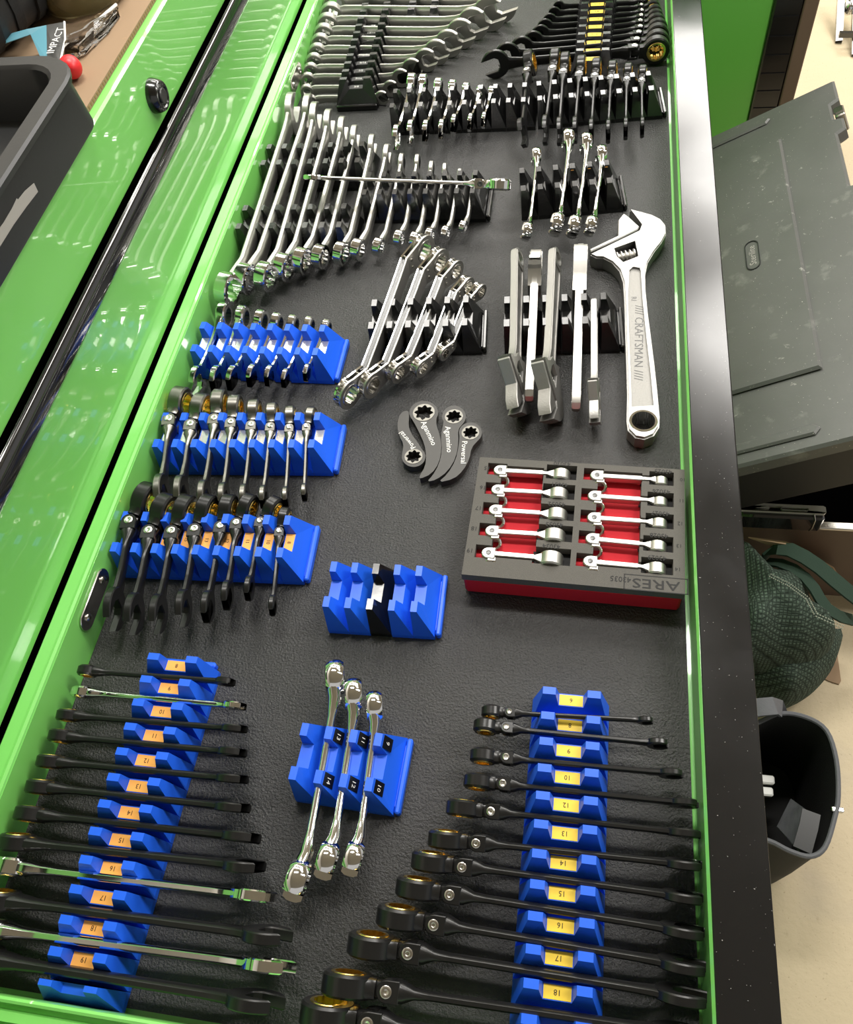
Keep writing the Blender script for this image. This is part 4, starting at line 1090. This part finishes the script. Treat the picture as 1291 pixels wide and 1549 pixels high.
# tilted grey lidded tote
tq = math.radians(28); bv = Vector((math.cos(tq), .015, math.sin(tq))).normalized(); av = Vector((-.03, .9985, -.05)); av = (av - bv * av.dot(bv)).normalized(); nv = bv.cross(av)
TR = P(1262, 120, -230)
def PL(px, py):
    r = _ray(px, py); o_ = Vector((0, 0, CAMH)); t = (TR - o_).dot(nv) / r.dot(nv); p = o_ + r * t - TR
    return (p.dot(bv), p.dot(av))
tote = empty('storage_tote', (0, 0, 0), 0, 'dusty grey and black lidded storage tote leaning tilted right of the drawer', 'tote'); frame(tote, TR, bv, av, nv)
vb = (PL(1110, 720)[1] + PL(1291, 650)[1]) / 2
ir = PL(1183, 212); ib = PL(1225, 565)
lo = PL(1095, 712)
U0 = -280.
lid = [(0, 0), (0, -62), (-14, -68), (-14, -112), (0, -118), (0, -150), (-14, -156), (-14, -300), (0, -306), (0, vb + 160), (-12, vb + 154), (-12, vb + 105), (0, vb + 100), (0, vb), (U0, vb), (U0, 0)]
b = MB(); b.extrude(lid, -26, 0, 4); ld = b.build('lid', M['tote'], tote, 30, fix=True)
irx = ir[0]; iy0 = ir[1]; iy1 = ib[1]
b = MB(); b.extrude([(U0 + 30, iy1), (irx + 2, iy1), (irx, iy0), (U0 + 30, iy0)], -1, 7, 4); b.build('raised_panel', M['tote'], ld, 30, fix=True)
for v0 in (-34, vb + 30):
    b = MB(); b.extrude([(U0 + 20, v0 - 10), (irx - 20, v0 - 10), (irx - 12, v0), (irx - 20, v0 + 8), (U0 + 20, v0 + 8)], -1, 5, 3); b.build('stacking_rib', M['tote'], ld, 30, fix=True)
b = MB(); b.extrude([(U0 + 14, vb + 12), (-22, vb + 12), (-22, -14), (U0 + 14, -14)], -120, -20, 6); b.build('tub', M['toteblack'], tote, 30, fix=True)
for v0 in (-90,):
    b = MB(); b.box(-12, 4, v0 - 14, v0 + 14, -40, -4, b=2); b.box(-12, 2, v0 - 6, v0 + 6, -6, -2); b.build('latch', M['steel'], tote)
e = PL(1141, 391)
b = MB(); n = 8; pr = arc(0, 0, 11, 11, 0, 180, n); pts = [(p[0], p[1] + 24) for p in pr] + [(-p[0], -p[1] - 24) for p in pr]
ins = [(p[0] * .88, p[1] * .955) for p in pts]
b.plate([(p[0] + e[0], p[1] + e[1]) for p in pts], [[(p[0] + e[0], p[1] + e[1]) for p in ins]], 6.5, 8.5); b.build('logo_frame', M['tub'], ld, 0, fix=True)
text('lettering', 'Sterilite', 15, M['tape'], ld, T(e[0], e[1], 7.2) @ RZ(90))

# open crate with a bright rim below the tote, and the slotted tool lying on it
ZR = -480.
r0, r1 = P(1138, 797, ZR), P(1291, 793, ZR)
yc = (r0.y + r1.y) / 2
cr_ = empty('open_crate', (400, yc + 170, -700), 0, 'dark open crate with bright metal rim and brown side, under the tilted tote', 'crate')
b = MB(); ht = ZR + 700
b.box(-200, 250, -170, -164, 0, ht - 4)
b.box(-200, 250, 164, 170, 0, ht - 120); b.box(-200, -194, -164, 164, 0, ht - 60); b.box(244, 250, -164, 164, 0, ht - 60); b.box(-194, 244, -164, 164, 0, 8)
b.build('crate_box', M['brown'], cr_, 0)
b = MB(); b.box(-200, 250, -173, -160, ht - 6, ht, b=1.5); b.build('rim', M['steel'], cr_)
b = MB(); b.box(-192, 242, -163, 162, 9, 60); b.build('inside_shade', M['hole'], cr_, 0)  # deep black slab paints the shade inside the crate
q0, q1 = P(1122, 770, ZR + 40), P(1250, 772, ZR + 40)
st_ = empty('slotted_tool', (q1.x, q1.y, ZR), 0, 'black tool with slotted grey top edge, lying across the crate rim', 'tool')
ln = (q1 - q0).length
pts_o = [(-ln, -7), (-3, -7), (0, -4), (0, 5), (-3, 7), (-ln, 7)]
def slot(x0, x1): return [(x0, -2.4), (x1, -2.4), (x1 + 2, 0), (x1, 2.4), (x0, 2.4), (x0 - 2, 0)]
b = MB(); b.plate(pts_o, [slot(-62, -26), slot(-122, -82)], 36, 41); b.build('slotted_edge', M['tape'], st_, 0, fix=True)
b = MB(); b.box(-ln, -1, -14, 6, .5, 36, b=3); b.build('tool_body', M['railblack'], st_)
b = MB(); b.tube([(-17, -8, 40), (-15, -14.6, 34), (-14, -15, 10), (-16, -14, 2)], 1.1, 6); b.build('wire_hook', M['steel'], st_)

# dark green knit bag in front of the crate
def blob(mb, outline, zb_, zt_, ctr, rings=9, seed=1, px_z=None, wr=9):
    """puffed cloth form: outline (pixels) read at half height, domed towards ctr"""
    rnd = random.Random(seed); n = len(outline)
    base = [P(*p, px_z) for p in outline]; c_ = P(*ctr, px_z)
    # resample smoothly
    sm = []
    for i in range(n):
        p0, p1, p2, p3 = base[i - 1], base[i], base[(i + 1) % n], base[(i + 2) % n]
        for t in (0, .25, .5, .75):
            sm.append(.5 * ((2 * p1) + (p2 - p0) * t + (2 * p0 - 5 * p1 + 4 * p2 - p3) * t * t + (3 * p1 - p0 - 3 * p2 + p3) * t ** 3))
    n = len(sm); vs = []; ph = [rnd.uniform(0, 6) for _ in range(6)]
    def wob(p): return wr * (math.sin(p.x * .05 + ph[0]) * math.sin(p.y * .043 + ph[1]) + .5 * math.sin(p.x * .11 + p.y * .07 + ph[2]))
    prof = [(.72, 0.), (.84, .14), (.96, .34), (.985, .5)]
    for k in range(rings):
        t = k / (rings - 1); prof.append((math.cos(t * math.pi / 2 * .97) * .975, .5 + .5 * math.sin(t * math.pi / 2)))
    for sc, hh in prof:
        for p in sm:
            q_ = c_ + (p - c_) * sc; z = zb_ + (zt_ - zb_) * hh
            vs.append((q_.x, q_.y, z + (wob(q_) if hh > .3 else 0)))
    fs = []
    for k in range(len(prof) - 1):
        for i in range(n):
            j = (i + 1) % n; fs.append((k * n + i, k * n + j, (k + 1) * n + j, (k + 1) * n + i))
    fs.append(tuple(reversed(range(n)))); fs.append(tuple((len(prof) - 1) * n + i for i in range(n)))
    mb.add(vs, fs)
kb = empty('knit_bag', (0, 0, 0), 0, 'dark green waffle-knit cloth bag heaped on the floor right of the drawer', 'bag')
kb.location = (0, 0, Z0)
b = MB()
blob(b, [(1105, 812), (1130, 812), (1160, 846), (1196, 858), (1228, 882), (1245, 918), (1282, 945), (1262, 972), (1215, 986), (1160, 990), (1095, 985)], -700, -425, (1160, 925), px_z=-490, seed=3)
b.build('upper_fold', M['knit'], kb, 60, fix=True)
b = MB()
blob(b, [(1095, 975), (1160, 975), (1220, 968), (1278, 950), (1268, 1000), (1240, 1036), (1200, 1056), (1165, 1050), (1095, 1030)], -700, -540, (1185, 1012), px_z=-600, seed=5, wr=6)
b.build('lower_fold', M['knit'], kb, 60, fix=True)
def ribbon(name, pts, wid, th, mat_, parent, up_=Vector((0, 0, 1))):
    pts = [Vector(p) for p in pts]; b = MB(); vs = []
    for i, p in enumerate(pts):
        d_ = (pts[min(i + 1, len(pts) - 1)] - pts[max(i - 1, 0)]).normalized(); s_ = d_.cross(up_).normalized(); nn = s_.cross(d_)
        for a_, c_ in ((-1, -1), (1, -1), (1, 1), (-1, 1)): vs.append(p + s_ * wid / 2 * a_ + nn * th / 2 * c_)
    fs = []
    for i in range(len(pts) - 1):
        for k in range(4): fs.append((i * 4 + k, i * 4 + (k + 1) % 4, (i + 1) * 4 + (k + 1) % 4, (i + 1) * 4 + k))
    fs += [(0, 1, 2, 3), tuple(reversed([(len(pts) - 1) * 4 + k for k in range(4)]))]
    b.add(vs, fs); return b.build(name, mat_, parent, 40, fix=True)
ribbon('opening_band', [P(1160, 850, -470), P(1180, 852, -452), P(1200, 860, -444), P(1218, 873, -442), P(1232, 890, -444), P(1241, 906, -450), P(1254, 922, -462), P(1272, 933, -482), P(1290, 938, -510)], 17, 4, M['knitplain'], kb, Vector((.3, -.2, 1)).normalized())
ribbon('strap', [P(1158, 846, -480), P(1164, 835, -455), P(1178, 829, -436), P(1196, 832, -427), P(1218, 843, -426), P(1240, 858, -430), P(1262, 877, -440), P(1285, 896, -456), P(1310, 915, -480)], 22, 4, M['knitplain'], kb, Vector((.3, -.3, 1)).normalized())
def stitchline(pts, z):
    b = MB(); pts = [P(*p, z + i * 0) for i, p in enumerate(pts)]
    for i in range(len(pts) - 1):
        for k in range(10):
            for off in (-2.2, 2.2):
                p = pts[i] + (pts[i + 1] - pts[i]) * (k / 10); q_ = pts[i] + (pts[i + 1] - pts[i]) * ((k + .6) / 10)
                d_ = (q_ - p).normalized(); s_ = Vector((-d_.y, d_.x, 0)) * off
                b.tube([p + s_, q_ + s_], .8, 5)
    return b
tag(stitchline([(1165, 870), (1195, 885), (1222, 905), (1235, 930), (1278, 950)], -416).build('stitching', M['stitch'], kb, 0), kind='stuff')
tb_ = empty('brown_cardboard', (0, 0, 0), 0, 'torn brown cardboard flaps sticking out behind the green bag', 'cardboard'); tb_.location = (0, 0, Z0)
b = MB(); sheet(b, [tuple(P(*p, z)) for p, z in (((1133, 812), -430), ((1190, 819), -425), ((1202, 824), -425), ((1201, 834), -440), ((1180, 828), -445), ((1160, 822), -450))], 3); b.build('flap', M['card'], tb_, 0, fix=True)
b = MB(); sheet(b, [tuple(P(*p, z)) for p, z in (((1200, 822), -440), ((1262, 858), -560), ((1268, 868), -600), ((1205, 838), -560))], 3); b.build('flap', M['card'], tb_, 0, fix=True)
b = MB(); sheet(b, [tuple(P(*p, -697)) for p in ((1225, 1015), (1266, 980), (1273, 1030), (1270, 1035), (1255, 1030))], 2.5); b.build('flap', M['card'], tb_, 0, fix=True)

# black open tool bag
tbg = empty('open_tool_bag', (0, 0, 0), 0, 'black open-topped nylon tool bag standing on the concrete floor, lower right', 'bag'); tbg.location = (0, 0, Z0)
rim = [(1110, 1110), (1146, 1094), (1182, 1080), (1220, 1086), (1250, 1106), (1265, 1150), (1268, 1205), (1262, 1240), (1248, 1282), (1226, 1296), (1195, 1288), (1162, 1272), (1115, 1262)]
ZB = -470.
rp = [P(*p, ZB) for p in rim]; cc_ = sum(rp, Vector()) / len(rp)
sm = []
n = len(rp)
for i in range(n):
    p0, p1, p2, p3 = rp[i - 1], rp[i], rp[(i + 1) % n], rp[(i + 2) % n]
    for t in (0, .25, .5, .75):
        sm.append(.5 * ((2 * p1) + (p2 - p0) * t + (2 * p0 - 5 * p1 + 4 * p2 - p3) * t * t + (3 * p1 - p0 - 3 * p2 + p3) * t ** 3))
b = MB(); loops = []
for sc, z in ((.90, -699), (.97, -690), (1.0, -600), (1.0, ZB), (.965, ZB), (.95, -560), (.9, -660)):
    loops.append(([((cc_ + (p - cc_) * sc).x, (cc_ + (p - cc_) * sc).y) for p in sm], z))
shells(b, loops); b.build('bag_body', M['canvas'], tbg, 50)
b = MB(); b.tube([p + Vector((0, 0, 2)) for p in sm] + [sm[0] + Vector((0, 0, 2))], 3.2, 8); b.build('rim_piping', M['grey_cloth'], tbg)
b = MB(); vs = []
for i in range(7):
    for j in range(6):
        u_, v_ = i / 6, j / 5
        a_ = Vector((1197, 1208)).lerp(Vector((1176, 1250)), v_); c_ = Vector((1222, 1226)).lerp(Vector((1210, 1288)), v_)
        p = a_.lerp(c_, u_); vs.append(tuple(P(p.x, p.y, ZB - 60 + 50 * u_ + 5 * math.sin(i * 1.9 + j * 1.3))))
n0 = len(vs); vs += [(x, y, z - 3) for x, y, z in vs]; fs = []
for i in range(6):
    for j in range(5):
        f = (i * 6 + j, i * 6 + j + 1, (i + 1) * 6 + j + 1, (i + 1) * 6 + j); fs += [f, tuple(n0 + k for k in reversed(f))]
b.add(vs, fs); b.build('grey_flap', M['grey_cloth'], tbg, 60)
ribbon('hook_tape', [P(1228, 1228, ZB - 6), P(1224, 1250, ZB - 6), P(1214, 1286, ZB - 8)], 22, 2, M['tub'], tbg)
ribbon('carry_handle', [P(1120, 1075, ZB + 10), P(1150, 1070, ZB + 24), P(1172, 1068, ZB + 22), P(1182, 1072, ZB + 6), P(1180, 1082, ZB - 6)], 24, 4, M['grey_cloth'], tbg)
b = MB(); p = P(1265, 1225, ZB); b.box(p.x - 6, p.x + 9, p.y - 3, p.y + 3, ZB - 4, ZB + 4, b=1); b.build('zip_pull', M['steel'], tbg)
for k, (px, py) in enumerate(((1160, 1180), (1158, 1198))):
    p = P(px, py, -560); o = empty('cable_plug', (p.x, p.y, -560), 0, 'small white cable plug inside the black tool bag, %s one' % ('upper', 'lower')[k], 'plug')
    b = MB(); b.box(-14, 10, -6, 6, -5, 5, b=2); b.build('plug_body', M['white'], o)
    b = MB(); b.tube([(-14, 0, 0), (-26, 2, -8), (-34, 6, -40), (-36, 6, -98)], 2.5, 8); b.build('cable', M['tub'], o)

# black stand at the upper right corner
sd = empty('black_stand', (0, 0, 0), 0, 'black steel stand foot with chrome fitting at the upper right corner', 'stand'); sd.location = (0, 0, Z0)
p0 = P(1269, 64, -698); p1 = P(1274, -30, -600)
b = MB(); b.tube([p0, p1], 13, 4); b.build('leg', M['railblack'], sd, 20)
b = MB(); b.tube([P(1270, 52, -660), P(1330, 52, -660)], 9, 4); b.build('cross_bar', M['railblack'], sd, 20)
b = MB(); b.tube([P(1293, 85, -698), P(1296, -30, -600)], 12, 4); b.build('leg', M['railblack'], sd, 20)
c_ = P(1288, 10, -640); b = MB(); b.lathe([(10, -20), (18, -18), (20, 0), (14, 6), (14, 14), (8, 18)], T(*c_) @ RX(50), 20); b.build('chrome_fitting', M['chrome'], sd)
